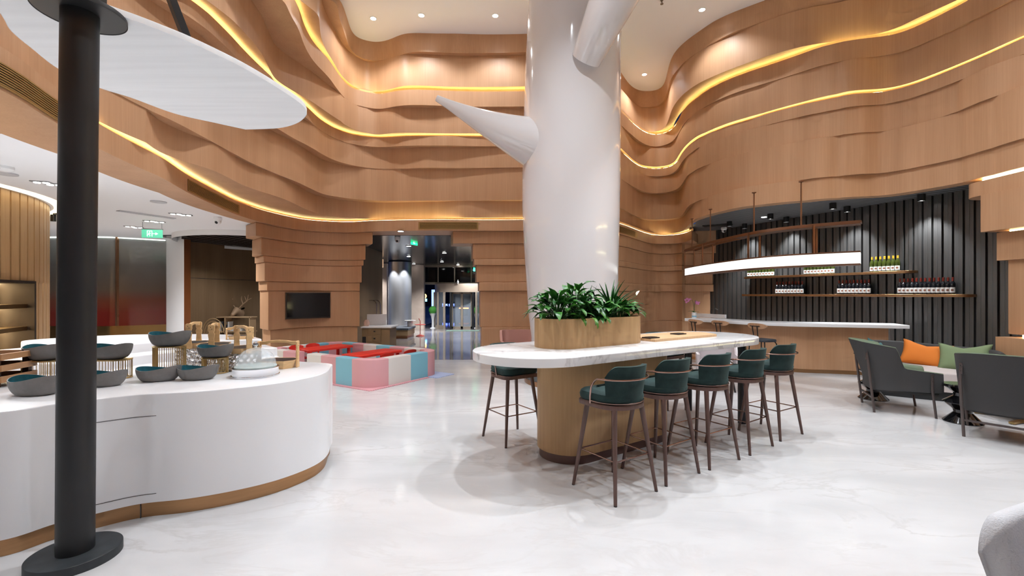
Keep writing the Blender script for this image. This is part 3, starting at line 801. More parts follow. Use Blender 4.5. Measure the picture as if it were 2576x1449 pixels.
# topiary balls in white vases
LEAFB = M('topiary_green', (.05,.26,.03), .7, bump=(60,1.0)); VASE = M('white_vase', (.8,.82,.82), .3)
for px,lab in ((1089,'round green topiary in a white pedestal vase left of the revolving door leaves'),(1199,'round green topiary in a white pedestal vase right of the revolving door leaves')):
    y = 20.35; t = thing('topiary', lab, 'plant', (X_(px,y),y,0), 0, 'topiaries at the revolving door')
    MB().lathe([(.15,0),(.06,.05),(.05,.35),(.09,.55),(.17,.68),(.15,.68)],20).build('vase', VASE, t)
    MB().sphere((0,0,.82),.19,20,14).build('ball', LEAFB, t)
# night outside: street, hill, lit letters
st(MB().box(-30,20,21,70,-.12,-.02).build('ground_street', M('asphalt', (.02,.02,.025), .6)))
st(MB().prism([(-30,60),(20,60),(20,62),(-30,62)],0,3.4).build('wall_hill', M('night_hill', (.006,.008,.012), .9)))
BLS = emat('blue_letters', (.10,.16,1.0), 6); y = 34
p = aty(1128,767,y)
t = thing('blue_letter_sign','row of four glowing blue characters outside beyond the revolving door','sign',(p[0],y,p[2]))
strokes = [[(-.4,.4,.4,.4),(-.3,.1,.3,.1),(0,.4,0,-.4),(-.45,-.4,.45,-.4),(-.25,.25,-.25,-.1),(.25,.25,.25,-.1)],[(-.4,.3,.35,.3),(.3,.3,-.4,-.4),(-.2,.1,.4,-.4),(-.4,.05,-.25,-.05)],[(0,.45,-.45,.1),(0,.45,.45,.1),(-.3,0,.3,0),(0,.1,0,-.4),(-.4,-.4,.4,-.4),(-.2,-.1,-.25,-.3),(.2,-.1,.25,-.3)],[(-.4,.3,.0,.3),(-.2,.4,-.2,-.4),(-.4,0,0,0),(.1,.35,.42,.35),(.25,.35,.25,-.1),(.1,-.1,.42,-.1),(.15,-.4,.4,-.4)]]
for k,S in enumerate(strokes):
    mb = MB()
    for x0,z0,x1,z1 in S: mb.bar((-.38+.25*k+x0*.2,0,z0*.2),(-.38+.25*k+x1*.2,0,z1*.2),.035,.03,up=(0,1,0))
    mb.build('character', BLS, t)
p = aty(1067,745,26); t = thing('round_lit_sign','yellow ring sign glowing outside left of the revolving door','sign',(p[0],26,p[2])); MB().tube([(.11*math.cos(2*PI*k/20),0,.11*math.sin(2*PI*k/20)) for k in range(20)],.035,8,closed=True).build('ring', emat('amber_ring', (1,.5,.12), 5), t)
p = aty(1068,755,26); tag(MB().box(-.14,.14,-.03,.03,-.08,.08).build('lit_shop_sign', emat('cyan_sign', (.15,.5,1), 4), None, (p[0],26,p[2])), 'small cyan lit sign board outside below the yellow ring', 'sign')
p = aty(1091,752,30); tag(MB().box(-.14,.14,-.03,.03,-.62,.62).box(-.02,.02,-.02,.02,-p[2]-.02,-.6).build('lit_shop_board', emat('pale_sign', (.3,.45,1), 1.6), None, (p[0],30,p[2])), 'tall pale blue lit board outside seen through the left curved pane', 'sign')
p = aty(1155,775,33); t = thing('orange_light_bar','low orange light bar on the street beyond the right door leaf','sign',(p[0]+.35,33,-.02)); MB().box(-.35,.35,-.05,.05,p[2]-.03,p[2]+.05).build('lamp', emat('orange_sign', (1,.25,.06), 3), t); MB().box(-.3,.3,-.04,.04,0,p[2]-.03).build('barrier', BLACKM, t)
# lobby ceiling lights
pos = [(1008,597),(1148,620),(1118,642),(1028,628),(1028,649),(922,636),(928,655),(993,664),(1041,664),(1112,660),(1152,666),(922,674)]
LDN = ['next to the near white dome camera','nearest the right wooden pier','left of the one nearest the right pier','right above the steel column','right of the steel column top','leftmost, beside the left wooden pier','lower left, beside the left wooden pier','just above the round column top left','just right of the column top edge','left above the window mullions','above the revolving door near the window','lowest left beside the wooden pier']
for k,(px,py) in enumerate(pos):
    p = atz(px,py,ZLB)
    t = thing('lobby_downlight','small lobby ceiling downlight, '+LDN[k],'ceiling light',(p[0],p[1],zlb(p[1])),0,'downlights in the dark lobby ceiling')
    MB().cyl((0,0),.085,-.012,.0,16).build('trim', BLACK, t); MB().cyl((0,0),.065,-.016,-.012,16).build('lamp', emat('lobby_lamp', (1,.98,.95), 14) if k == 0 else bpy.data.materials['lobby_lamp'], t)
domecam(1000,596.5,3.018,'white dome camera at the near edge of the dark lobby ceiling')
def exsign(px, py, y, rz, lab, w=.34):
    p = aty(px,py,y); t = thing('exit_sign', lab, 'sign', p, rz)
    MB().box(-w/2,w/2,-.01,.01,-w*.24,w*.24).build('panel', M('exit_panel_green', (.02,.5,.18), .4, emit=(.02,.8,.30,1), es=1.6), t)
    mb = MB(); figure(mb,-.03,0,w*.34,-.013); arrow(mb,.02,w*.4,0,w*.3,-.013); mb.build('pictogram', SPALE, t)
    MB().box(-.004,.004,-.004,.004,w*.24,max(.05,ZLB-p[2])).build('wire', BLACK, t)
exsign(1042,609,12.6,1.25,'green exit sign hung edge-on under the lobby ceiling near the opening')
exsign(1197,678,19.6,1.0,'green exit sign above the right side of the revolving door')
# reception desk, bench, cart, red table
TAN = M('tan_desk', (.28,.18,.09), .5)
q0 = (-3.75,11.15)
dk = thing('reception_desk','tan reception desk with white top and stacked drawers beside the wooden pier','desk',(-3.62,11.25,0))
MB().box(-.15,.55,0,.62,.0,.70).build('body', TAN, dk); MB().rprism([(-.17,-.04),(.60,-.04),(.60,.66),(-.22,.66)],.70,.735,.01).build('countertop', SOLIDW, dk)
MB().box(-.22,.30,.60,.64,.735,1.02).build('upstand', SOLIDW, dk)
for k,z in enumerate((.54,.36,.18)):
    d_ = MB().box(-.02,.33,-.015,.0,z,z+.15).build('drawer', M('tan_drawer', (.25,.155,.075), .5) if k == 0 else bpy.data.materials['tan_drawer'], dk); MB().box(.15,.19,-.03,-.015,z+.06,z+.09).build('knob', BLACK, d_)
MB().box(-.14,-.05,-.004,.0,.05,.48).build('open_bay', BLACKM, dk)
p = aty(925,812,11.6); t = thing('glass_jar','round pinkish glass jar on the white reception desk top','jar',(p[0],11.5,.735)); MB().lathe([(.05,0),(.075,.03),(.08,.10),(.05,.15),(.05,.16)],20).build('body', M('pink_glass', (.95,.62,.5), .1, 0, .5, alpha=.5), t)
bx = aty(1015,840,15.4)
bn = thing('curved_bench','dark topped tan bench island around the steel column in the lobby','bench',(bx[0],16.2,0)); MB().box(-.95,.10,-.6,.5,.10,.30).build('body', TAN, bn); MB().box(-.93,.08,-.58,.48,.0,.10).build('kickboard', BRONZE, bn); MB().rprism([(-1.0,-.65),(.13,-.65),(.13,.55),(-1.0,.55)],.30,.37,.02).build('cushion', M('slate_cushion', (.05,.06,.08), .7), bn)
STW = M('stool_white', (.75,.70,.68), .4)
t = thing('small_round_stand','small pale round topped stand on the dark lobby bench','side table',(bx[0]+.0,16.4,.37)); MB().cyl((0,0),.1,0,.2,16).build('pedestal', STW, t); MB().cyl((0,0),.2,.2,.225,24).build('top', STW, t)
RED_ = M('coral_red', (.45,.06,.04), .4); p = fl(1057,846)
t = thing('red_side_table','slim red pedestal side table with a crook handle in the lobby','side table',(p[0],p[1],0)); MB().lathe([(.16,0),(.15,.02),(.06,.06),(.015,.07)],20).build('base', RED_, t); MB().cyl((0,0),.013,.05,.42,10).build('stem', RED_, t); MB().cyl((0,0),.2,.42,.44,24).build('top', RED_, t); MB().tube([(0,0,.44),(.0,0,.56),(-.05,0,.66)],.013,8).build('handle', RED_, t)
# chrome luggage cart
cpx = aty(926,800,14.0)
lc = thing('luggage_cart','chrome birdcage luggage cart with arched hoops behind the reception desk','luggage cart',(cpx[0]+.02,14.0,0))
CH2 = M('cart_chrome', (.55,.55,.57), .15, 1.0)
def hoop(x0,x1,y0,y1,h,r):
    n=10; c=((x0+x1)/2,(y0+y1)/2); hw=((x1-x0)/2,(y1-y0)/2)
    return [(x0,y0,.2)]+[(c[0]-hw[0]*math.cos(PI*k/n), c[1]-hw[1]*math.cos(PI*k/n), h-r+r*math.sin(PI*k/n)) for k in range(n+1)]+[(x1,y1,.2)]
for a in ((-.28,.02,-.2,-.2),(.0,.30,-.2,-.2),(-.28,.02,.2,.2),(.0,.30,.2,.2)):
    MB().tube(hoop(*a,1.36,.14),.014,8).build('hoop', CH2, lc)
MB().sphere((0.01,0,1.46),.035,10,8).cyl((.01,0),.012,1.2,1.45,8).build('finial', CH2, lc)
MB().box(-.32,.34,-.25,.25,.16,.2).build('deck', M('cart_deck', (.1,.02,.02), .8), lc); MB().tube([(-.28,-.2,.78),(.3,-.2,.78),(.3,.2,.78),(-.28,.2,.78)],.012,8,closed=True).build('side_rail', CH2, lc)
for sx_ in (-1,1):
    for sy_ in (-1,1): MB().lathe([(.01,0)],4) if False else MB().sphere((sx_*.26,sy_*.2,.08),.08,12,8,(.4,1,1)).build('wheel', BLACKM, lc)
# ================================================================== communal table
TO = Vector((.884,3.83)); TU = Vector((.831,.556)).normalized(); TN = Vector((-TU.y,TU.x)); TA = math.atan2(TU.y,TU.x)
def tun(u, n): q = TO+TU*u+TN*n; return (q.x,q.y)
ZT = 1.047
tb = thing('communal_table','long capsule shaped white marble high table on an oak base','table',(0,0,0))
MARB = marble_mat('table_marble', (.80,.79,.79,1), (.40,.38,.38,1), .12, 1.6, .75, .02, .035, (1,2.2,1), -.7)
MB().rprism(stadium(tun(-.42,.57),tun(2.2,.57),.575,24), ZT-.075, ZT, .008).build('tabletop', MARB, tb)
MB().rprism(stadium(tun(.02,.62),tun(1.0,.62),.31,24), .085, ZT-.075, .012).build('base', WOODT, tb)
MB().prism(stadium(tun(.02,.62),tun(1.0,.62),.29,24), 0, .09).build('kick_plinth', M('bronze_dark', (.16,.10,.085), .35, .6), tb)
for n_ in (.24,.97):
    q = tun(2.42,n_); MB().rprism(rrect(.085,.085,.03,4,q), 0, ZT-.075, .004).build('leg', BLACK, tb)
pl = thing('planter_box','oak capsule planter box full of green plants standing on the marble table','planter',(0,0,ZT))
poly = stadium(tun(-.08,.64),tun(.70,.64),.245,24)
mb = MB(); inn = inset(poly,.018) if sum(poly[i][0]*poly[(i+1)%len(poly)][1]-poly[(i+1)%len(poly)][0]*poly[i][1] for i in range(len(poly)))>0 else inset(list(reversed(poly)),.018)
po = poly if len(inn) else poly
mb.loft([[(x,y,0) for x,y in poly],[(x,y,.275) for x,y in poly],[(x,y,.275) for x,y in inn],[(x,y,.2) for x,y in inn]], caps=True); mb.build('box', WOODT, pl)
MB().prism(inn,.20,.235).build('soil', M('soil', (.03,.02,.013), .95, bump=(80,1)), pl)
tray = tag(MB().rprism([tun(1.0,.38),tun(2.12,.38),tun(2.25,.62),tun(2.12,.86),tun(1.0,.86)],0,.028,.004).build('wooden_tray', M('pale_tray_oak', (.58,.37,.20), .45, noise=((60,60,2),.1)), None, (0,0,ZT)), 'flat pale wooden runner board lying on the marble table right of the planter', 'board')
for u_,n_,lab in ((1.08,.50,'square dark socket plate on the wooden runner next to the planter'),(1.72,.62,'square dark socket plate near the middle of the wooden runner')):
    q = tun(u_,n_); tag(MB().rprism(rrect(.16,.12,.01,3),0,.012,.003).rprism(rrect(.12,.08,.01,3),.012,.015,.001).build('socket_plate', M('socket_bronze', (.05,.04,.035), .35, .5), None, (q[0],q[1],ZT+.028), (0,0,TA)), lab, 'socket')

# ------------------------------------------------------------------ plants
def leafmat(name, a, b_, rough=.35):
    m, nt, b = newmat(name); L = nt.links
    tc = nt.nodes.new('ShaderNodeTexCoord'); n = nt.nodes.new('ShaderNodeTexNoise'); n.inputs['Scale'].default_value = 11; n.inputs['Detail'].default_value = 2; L.new(tc.outputs['Object'], n.inputs['Vector'])
    r = nt.nodes.new('ShaderNodeMapRange'); r.inputs[1].default_value = .4; r.inputs[2].default_value = .66; L.new(n.outputs['Fac'], r.inputs[0])
    mx = nt.nodes.new('ShaderNodeMix'); mx.data_type = 'RGBA'; mx.inputs[6].default_value = a; mx.inputs[7].default_value = b_; L.new(r.outputs[0], mx.inputs[0]); L.new(mx.outputs[2], b.inputs['Base Color'])
    b.inputs['Roughness'].default_value = rough; b.inputs['Specular IOR Level'].default_value = .5
    return m
LEAF = leafmat('broad_leaf', (.014,.085,.014,1), (.075,.27,.035,1))
LEAF2 = leafmat('sword_leaf', (.014,.07,.02,1), (.035,.16,.035,1))
STEM = M('plant_stem', (.04,.13,.03), .5)
def leaf(mb, base, az, elev, ln, wd, droop, wave=.0, fold=.25, seg=7, shape=1.0):
    d = Vector((math.cos(az),math.sin(az),0)); s = Vector((-d.y,d.x,0)); p = Vector(base); a = elev; rows = []
    for k in range(seg+1):
        t = k/seg
        w = wd*(math.sin(PI*min(1,t**shape*.97+.03))**.8)*(1-.25*t)
        if k == seg: w = .0015
        up = Vector((0,0,1))*math.cos(a)-d*math.sin(a)
        wv = wave*math.sin(t*9+az*5)
        rows.append([p-s*w+up*(w*fold+wv*w), p-s*w*.5+up*(w*fold*.35), p, p+s*w*.5+up*(w*fold*.35), p+s*w+up*(w*fold-wv*w)])
        p = p+(d*math.cos(a)+Vector((0,0,1))*math.sin(a))*(ln/seg); a -= droop/seg
    mb.grid(rows)
def lily(c, n, spread, hgt, lab, rnd, flower=None):
    t = thing('peace_lily', lab, 'plant', (c[0],c[1],ZT+.22))
    mb = MB(); sm = MB()
    for k in range(n):
        az = rnd.uniform(0,2*PI); r = rnd.uniform(.0,.10); tier = rnd.random()
        el = .25+1.0*tier; h = rnd.uniform(.05,.10)+hgt*tier*.75
        rr = r+spread*(1-tier)*rnd.uniform(.35,1.0)
        tip = (rr*math.cos(az), rr*math.sin(az), h)
        sm.tube([(r*.5*math.cos(az),r*.5*math.sin(az),0),(rr*.7*math.cos(az),rr*.7*math.sin(az),h*.7),tip],.003,5)
        leaf(mb, tip, az+rnd.uniform(-.8,.8), el*rnd.uniform(.5,1.1), rnd.uniform(.14,.22), rnd.uniform(.030,.048), rnd.uniform(.8,2.0), rnd.uniform(0,.4))
    mb.build('leaves', LEAF, t, sharp=60, solid=.0); sm.build('stems', STEM, t)
    if flower:
        s_ = MB().tube([(0,0,.05),(flower[0]*.5,flower[1]*.5,flower[2]*.8),flower],.003,6).build('flower_stalk', STEM, t)
        fm = MB(); leaf(fm, flower, .6, 1.0, .07, .022, .4, 0, .5); fm.build('white_spathe', M('spathe', (.8,.78,.6), .5), t)
    return t
def dracaena(c, n, ln, lab, rnd):
    t = thing('dracaena', lab, 'plant', (c[0],c[1],ZT+.22)); mb = MB()
    for k in range(n):
        az = rnd.uniform(0,2*PI); el = rnd.uniform(.45,1.5); leaf(mb, (.012*math.cos(az),.012*math.sin(az),.04+.08*k/n), az, el, ln*rnd.uniform(.7,1.1), rnd.uniform(.012,.02), rnd.uniform(.15,.9), 0, .4, 7, .7)
    mb.build('leaves', LEAF2, t, sharp=60); MB().tube([(0,0,0),(0,0,.12)],.012,8).build('stem', STEM, t); return t
rn = random.Random(11)
lily(tun(-.14,.62), 74, .19, .20, 'bushy peace lily at the left end of the oak planter', rn)
lily(tun(.13,.62), 80, .17, .30, 'tallest bushy peace lily in the middle left of the planter', rn)
lily(tun(.40,.55), 42, .15, .10, 'low bright peace lily at the front of the planter right of centre', rn)
lily(tun(.60,.55), 40, .14, .10, 'low peace lily at the right front of the planter under the tall sword leaves', rn)
lily(tun(.80,.66), 22, .12, .10, 'small peace lily with one white flower at the right end of the planter', rn, (.17,.03,.27))
dracaena(tun(.36,.74), 30, .30, 'sword-leaved dracaena in the middle of the planter', rn)
dracaena(tun(.68,.70), 40, .40, 'tall sword-leaved dracaena at the right of the planter', rn)
mb = MB(); t = thing('trailing_leaf_spray','two leaves hanging over the front rim of the oak planter','leaf spray',(*tun(-.02,.42),ZT+.26))
leaf(mb,(-.02,-.03,.02),-1.0,.2,.14,.03,1.9); leaf(mb,(.10,.02,.02),-1.1,.1,.17,.022,1.9); mb.build('leaves', leafmat('trailing_leaf', (.05,.17,.02,1), (.12,.28,.04,1)), t, sharp=60)

# ================================================================== green velvet bar stools
VELV = M('green_velvet', (.011,.027,.026), .72, 0, .25, noise=((9,9,9),.45))
VELV.node_tree.nodes['Principled BSDF'].inputs['Sheen Weight'].default_value = .22
VELV.node_tree.nodes['Principled BSDF'].inputs['Sheen Tint'].default_value = (.35,.55,.52,1)
LEGW = M('stool_leg_wood', (.115,.062,.05), .4, noise=((40,40,3),.15))
ROSE = M('rose_bronze', (.38,.25,.21), .25, 1.0)
def stool_poly(w, d, rb, rf, n=10):
    """seat outline: square-ish front (+y), round back (-y)"""
    pts = []
    for cx,cy,r,a0 in ((w/2-rf,d/2-rf,rf,0),(-w/2+rf,d/2-rf,rf,PI/2),(-w/2+rb,-d/2+rb,rb,PI),(w/2-rb,-d/2+rb,rb,1.5*PI)):
        for k in range(n+1): pts.append((cx+r*math.cos(a0+PI/2*k/n), cy+r*math.sin(a0+PI/2*k/n)))
    return pts
def make_stool(lab):
    t = thing('velvet_bar_stool', lab, 'bar stool', (0,0,0), 0, 'green velvet stools round the marble table')
    MB().rprism(stool_poly(.44,.43,.19,.07), .675, .712, .012).build('seat_frame', LEGW, t)
    # cushion with crown
    poly = stool_poly(.43,.42,.185,.08); rings = []
    for z,i in ((.712,.012),(.725,.0),(.755,-.006),(.78,.004),(.797,.03),(.806,.08),(.810,.14)): rings.append([(x,y,z) for x,y in inset(poly,i)])
    MB().loft(rings).build('seat_cushion', VELV, t)
    # curved backrest
    def bk(r, off, z0, z1):
        rows = []
        nA = 22
        for k in range(nA+1):
            a = -PI/2+(-1.12+2.24*k/nA); e = abs(-1+2*k/nA)
            top = z1-.085*max(0,(e-.62)/.38)**2.2; bot = z0+.0*e
            rows.append((a, bot, top))
        return rows
    nz_ = 9; outer = []; innr = []
    for a,bot,top in bk(.2,0,.725,1.005):
        co_, ci = [], []
        for j in range(nz_+1):
            s = j/nz_; z = bot+(top-bot)*s; lean = .035*s; th = .028*math.sin(PI*min(1,max(0,.12+.76*s)))**.5
            ro = .212+lean; ri = ro-2*th*.9-.008
            co_.append((ro*math.cos(a), -.005+ro*math.sin(a), z)); ci.append((ri*math.cos(a), -.005+ri*math.sin(a), z))
        outer.append(co_+list(reversed(ci)))
    MB().loft(outer).build('backrest', VELV, t, sharp=50)
    # bronze rail from the frame round the back
    path = []
    for s in (-1,):
        path += [(-.222,.04,.70),(-.228,.035,.76),(-.232,.02,.83),(-.236,-.015,.88),(-.240,-.05,.903)]
    for k in range(1,16):
        a = PI+PI*k/16; path.append((.243*math.cos(a), -.06+.20*math.sin(a), .908))
    path += [(.240,-.05,.903),(.236,-.015,.88),(.232,.02,.83),(.228,.035,.76),(.222,.04,.70)]
    MB().tube(path, .0075, 8).build('arm_rail', ROSE, t)
    lower = [(.222*math.cos(PI+PI*k/16), -.02+.205*math.sin(PI+PI*k/16), .722) for k in range(17)]
    MB().tube([(-.222,.04,.722)]+lower+[(.222,.04,.722)], .005, 6).build('seat_trim', ROSE, t)
    for sx_ in (-1,1):
        for sy_ in (-1,1):
            l = MB().tube([(sx_*.150,sy_*.145,.68),(sx_*.228,sy_*.228,.006)],[.021,.013],12).build('leg', LEGW, t)
            MB().cyl((sx_*.2285,sy_*.2285),.013,0,.008,10).build('foot_cap', BLACKM, l)
    f = .30; k_ = .150+(.228-.150)*(1-f/.68); c = .19
    MB().tube([(c,c-.02,f),(c-.02,c,f),(-c+.02,c,f),(-c,c-.02,f),(-c,-c+.02,f),(-c+.02,-c,f),(c-.02,-c,f),(c,-c+.02,f)],.006,8,closed=True).build('foot_ring', ROSE, t)
    return t
ang = TA                                       # seat faces the table: local +y = TN
sl = ['nearest green velvet bar stool at the front left of the marble table','second green velvet bar stool from the left in the front row','middle green velvet bar stool in the front row of the marble table','fourth green velvet bar stool from the left in the front row','rightmost green velvet bar stool at the far right end of the front row']
C = [(.817,3.581),(1.300,3.93),(1.81,4.26),(2.34,4.62),(2.90,5.03)]
s0 = make_stool(sl[0]); s0.location = (*C[0],0); s0.rotation_euler = (0,0,ang)
for k in range(1,5): dup(s0,(*C[k],0),ang+[0,.02,-.02,.03,-.03][k],sl[k])
dup(s0,(.0015,4.825,0),ang+PI,'green velvet bar stool facing us behind the left end of the marble table')
dup(s0,(2.13,6.26,0),ang+PI,'green velvet bar stool across the marble table, mostly hidden by front stools')

# ================================================================== white tree column
tr_ = thing('white_tree_column','huge glossy white sculpted tree trunk rising through the hall with cut branches','column',(0,0,0))
yt = 8.0
prof = [(905,1333,1546),(860,1336,1549),(800,1329,1550),(700,1323,1553),(600,1317,1555),(500,1313,1557),(420,1313,1558),(350,1314,1558.5),(250,1317,1559),(150,1320,1559),(60,1323,1560),(0,1326,1562),(-60,1329,1566)]
rings = []
for py,l,r in prof:
    x0 = (l-CXP)/FPX*yt; x1 = (r-CXP)/FPX*yt; z = EYE+(HYP-py)/FPX*(yt-.75)
    cx0 = (x0+x1)/2; rad_ = (x1-x0)/2*.995
    rings.append([(cx0+rad_*math.cos(2*PI*k/64), yt+rad_*math.sin(2*PI*k/64), z) for k in range(64)])
rings.insert(0,[(x,y,0.02) for x,y,z in rings[0]])
z_top = ZE['E9']; rings.append([(x+.02,y,z_top) for x,y,z in rings[-1]])
rings = [r for r in rings if r[0][2] <= z_top+.001]
MB().loft(rings).build('trunk', GLOSSW, tr_)
def limb(a, b_, ra, rb, bend=(0,0,0), n=14):
    a = Vector(a); b_ = Vector(b_); mb = MB(); P = []; Rr = []
    for k in range(n+1):
        t = k/n; P.append(a.lerp(b_,t)+Vector(bend)*math.sin(PI*t)); Rr.append(ra*(1-t)**1.25+rb*(1-(1-t)**1.25))
    mb.tube(P, Rr, 32); return mb
tip = aty(1099,247,7.75); root = aty(1385,375,7.85)
limb(root, tip, .52, .055, (0,0,-.05)).build('branch', GLOSSW, tr_)
a_ = aty(1478,128,6.95); b2 = aty(1610,-150,6.3)
limb(aty(1474,150,7.2), b2, .24, .42, (0,-.1,0)).build('branch', GLOSSW, tr_)
MB().cyl(((1440-CXP)/FPX*yt,yt),.845,0.07,.62,48).build('plinth', marble_mat('dark_grey_stone', (.09,.10,.11,1), (.2,.2,.2,1), .4, 4, .5), tr_)
MB().cyl(((1440-CXP)/FPX*yt,yt),.86,0,.08,48).build('plinth_skirt', BRONZE, tr_)
# ================================================================== white buffet counter (left foreground)
ZCN = .86
front = [fl(x,y) for x,y in ((0,1402),(135,1358),(240,1330),(354,1303),(480,1288),(600,1265),(700,1238),(780,1205),(815,1178),(826,1150))]
out = [(-4.5,2.35),(-3.9,2.42),(-3.4,2.52)]+front+[(-1.80,4.42),(-1.95,4.50),(-2.14,4.56),(-2.4,4.70),(-2.68,5.05),(-3.15,5.5),(-3.9,5.85),(-4.8,5.8),(-5.45,5.3),(-5.75,4.3),(-5.5,3.2),(-5.1,2.6)]
op = crspline(out, 8, closed=True)
if sum(op[i][0]*op[(i+1)%len(op)][1]-op[(i+1)%len(op)][0]*op[i][1] for i in range(len(op))) < 0: op = op[::-1]
bc = thing('buffet_counter','large white wavy buffet counter with copper kick strip around the black column','counter',(0,0,0))
MB().rprism(inset(op,-.02), .105, ZCN, .008).build('body', SOLIDW, bc, sharp=30)
MB().prism(inset(op,.004), 0, .108).build('kick_strip', BRASSK, bc, sharp=30)
tier1 = crspline([(-5.55,4.4),(-5.0,4.05),(-4.45,3.88),(-4.05,3.86),(-3.80,3.92),(-3.68,4.1),(-3.60,4.49),(-3.3,4.80),(-2.95,4.90),(-2.66,5.02),(-2.75,5.14),(-3.2,5.55),(-3.9,5.82),(-4.8,5.77),(-5.4,5.25)],6,True)
MB().rprism(tier1 if True else tier1, ZCN, .95, .012).build('lower_step', SOLIDW, bc, sharp=30)
tier2 = crspline([(-5.37,4.92),(-5.0,4.62),(-4.6,4.28),(-4.2,4.22),(-3.95,4.4),(-3.80,4.72),(-3.5,4.95),(-3.1,4.97),(-2.86,5.06),(-2.95,5.22),(-3.3,5.52),(-3.9,5.72),(-4.8,5.66),(-5.25,5.3)],6,True)
MB().rprism(tier2, .95, 1.04, .012).build('upper_step', SOLIDW, bc, sharp=30)
# access door joint on the front: a thin dark reveal that follows the curve
dp0 = [fl(x,y) for x,y in ((160,1350),(200,1340),(240,1330),(280,1320),(320,1311),(354,1303),(392,1297)) ]
from_ = crspline([fl(x,y) for x,y in ((135,1358),(240,1330),(354,1303),(480,1288))], 24)
rev = []
def off_out(p, q, d):
    a = Vector(p); b_ = Vector(q); t = (b_-a).normalized(); n = Vector((t.y,-t.x))
    return a+n*d
pts = [off_out(from_[i], from_[i+1], .0225) for i in range(len(from_)-1)]
pts = [p for p in pts if 160 < CXP+FPX*p.x/p.y < 399]
dj = M('door_joint', (.10,.09,.085), .7)
mb = MB()
for z in (.165,.705): mb.grid([[(p.x,p.y,z-.0022) for p in pts],[(p.x,p.y,z+.0022) for p in pts]])
for e in (pts[0],pts[-1]):
    p = e; q = pts[1] if e is pts[0] else pts[-2]; t = (q-p).normalized()*.006
    mb.grid([[(p.x,p.y,.163),(p.x,p.y,.707)],[(p.x+t.x,p.y+t.y,.163),(p.x+t.x,p.y+t.y,.707)]])
mb.build('access_door_joint', dj, bc)
kj = from_[48]; k2 = from_[49]; p = off_out(kj,k2,-.0025) if False else off_out(kj,k2,.002)
MB().box(p.x-.002,p.x+.002,p.y-.003,p.y+.003,.0,.106).build('kick_joint', dj, bc)

# ================================================================== black column with white canopy
CC = Vector((-2.556,2.62))
cl = thing('canopy_column','tall black steel column on an oval base plate carrying a white leaf shaped canopy','canopy column',(CC.x,CC.y,0))
BK = M('black_steel', (.013,.013,.014), .42, 0, .5, noise=((2,2,5),.2)); BKB = M('black_base', (.022,.026,.030), .5, 0, .5, noise=((14,14,14),.35))
MB().rprism(circle((0,0),.213,64),0,.052,.004).build('base_plate', BKB, cl)
MB().tube([(0,0,.05),(.014,0,2),(.028,0,3.2),(.034,0,4.7)],.0865,40).build('pole', BK, cl)
zcv = 3.215
MB().rprism(circle((.028,0),.213,64),zcv-.028,zcv,.004).build('top_plate', BK, cl)
cpx = [(5,40),(28,78),(80,122),(150,175),(250,221),(330,246),(440,286),(540,309),(618,326),(700,322.5),(745,311),(768,294),(771,281),(758,262),(700,222),(620,175),(540,135),(470,103),(420,83),(350,56),(270,28),(205,4)]
cpl = [atz(px,py,zcv)[:2] for px,py in cpx]
cpl = cpl[:9]+cpl[9:]+[(-2.42,2.42),(-2.62,2.33),(-2.85,2.39)]
a_ = crspline(cpl[8:],6)+[]; b_ = crspline([cpl[-1]]+cpl[:9],6)
cv = [(x-CC.x,y-CC.y) for x,y in a_[:-1]+b_[:-1]]
MB().rprism(cv if sum(cv[i][0]*cv[(i+1)%len(cv)][1]-cv[(i+1)%len(cv)][0]*cv[i][1] for i in range(len(cv)))>0 else cv[::-1], zcv, zcv+.04, .003).build('canopy', M('canopy_white', (.90,.915,.93), .5, noise=((.8,14,1),.04)), cl, sharp=30)
rp = Vector(atz(478,112,zcv+.04))
MB().bar((rp.x-CC.x,rp.y-CC.y,zcv+.02),(.04,0,4.62),.045,.045).build('stay_rod', BLACK, cl)
MB().box(.0,.14,-.05,.05,zcv+.04,zcv+.30).build('bracket', BLACK, cl)

# ================================================================== bowls and wire stands
BOWLG = M('bowl_grey', (.20,.19,.185), .65, noise=((30,30,30),.08)); TEAL = M('bowl_teal', (.015,.13,.17), .45, noise=((50,50,50),.15))
def bowl_fn(t, s, L=.155, W=.095, H=.105):
    """t angle, s 0 (foot) .. 1 (rim)"""
    c, s_ = math.cos(t), math.sin(t)
    rr = .62+.38*math.sin(s*PI/2)**.7
    z = H*s**1.25*(1+.13*math.cos(2*t+.7)*s+.05*math.cos(t+.3)*s)
    return (L*rr*c*(1+.03*s*c), W*rr*s_, z)
def make_bowl(lab):
    t = thing('serving_bowl', lab, 'bowl', (0,0,0), 0, 'grey and teal serving bowls on the buffet counter')
    n = 56; ro = [[bowl_fn(2*PI*k/n, s/10) for k in range(n)] for s in range(11)]
    ri = []
    for s in range(10,-1,-1):
        ring = []
        for k in range(n):
            x,y,z = bowl_fn(2*PI*k/n, s/10); f = .955 if s < 10 else .965
            ring.append((x*f, y*(f-.02), max(z,.006)+(.0 if s == 10 else .004)))
        ri.append(ring)
    MB().loft(ro+[ri[0]], caps=False).add([p for p in ro[0]],[tuple(range(n))]).build('shell', BOWLG, t, sharp=60)
    MB().loft(ri, caps=False).add([(x,y,.011) for x,y,z in ri[-1]],[tuple(range(n))]).build('glaze', TEAL, t, sharp=60)
    return t
def top(px, py, z=ZCN): p = atz(px,py,z); return (p[0],p[1],p[2])
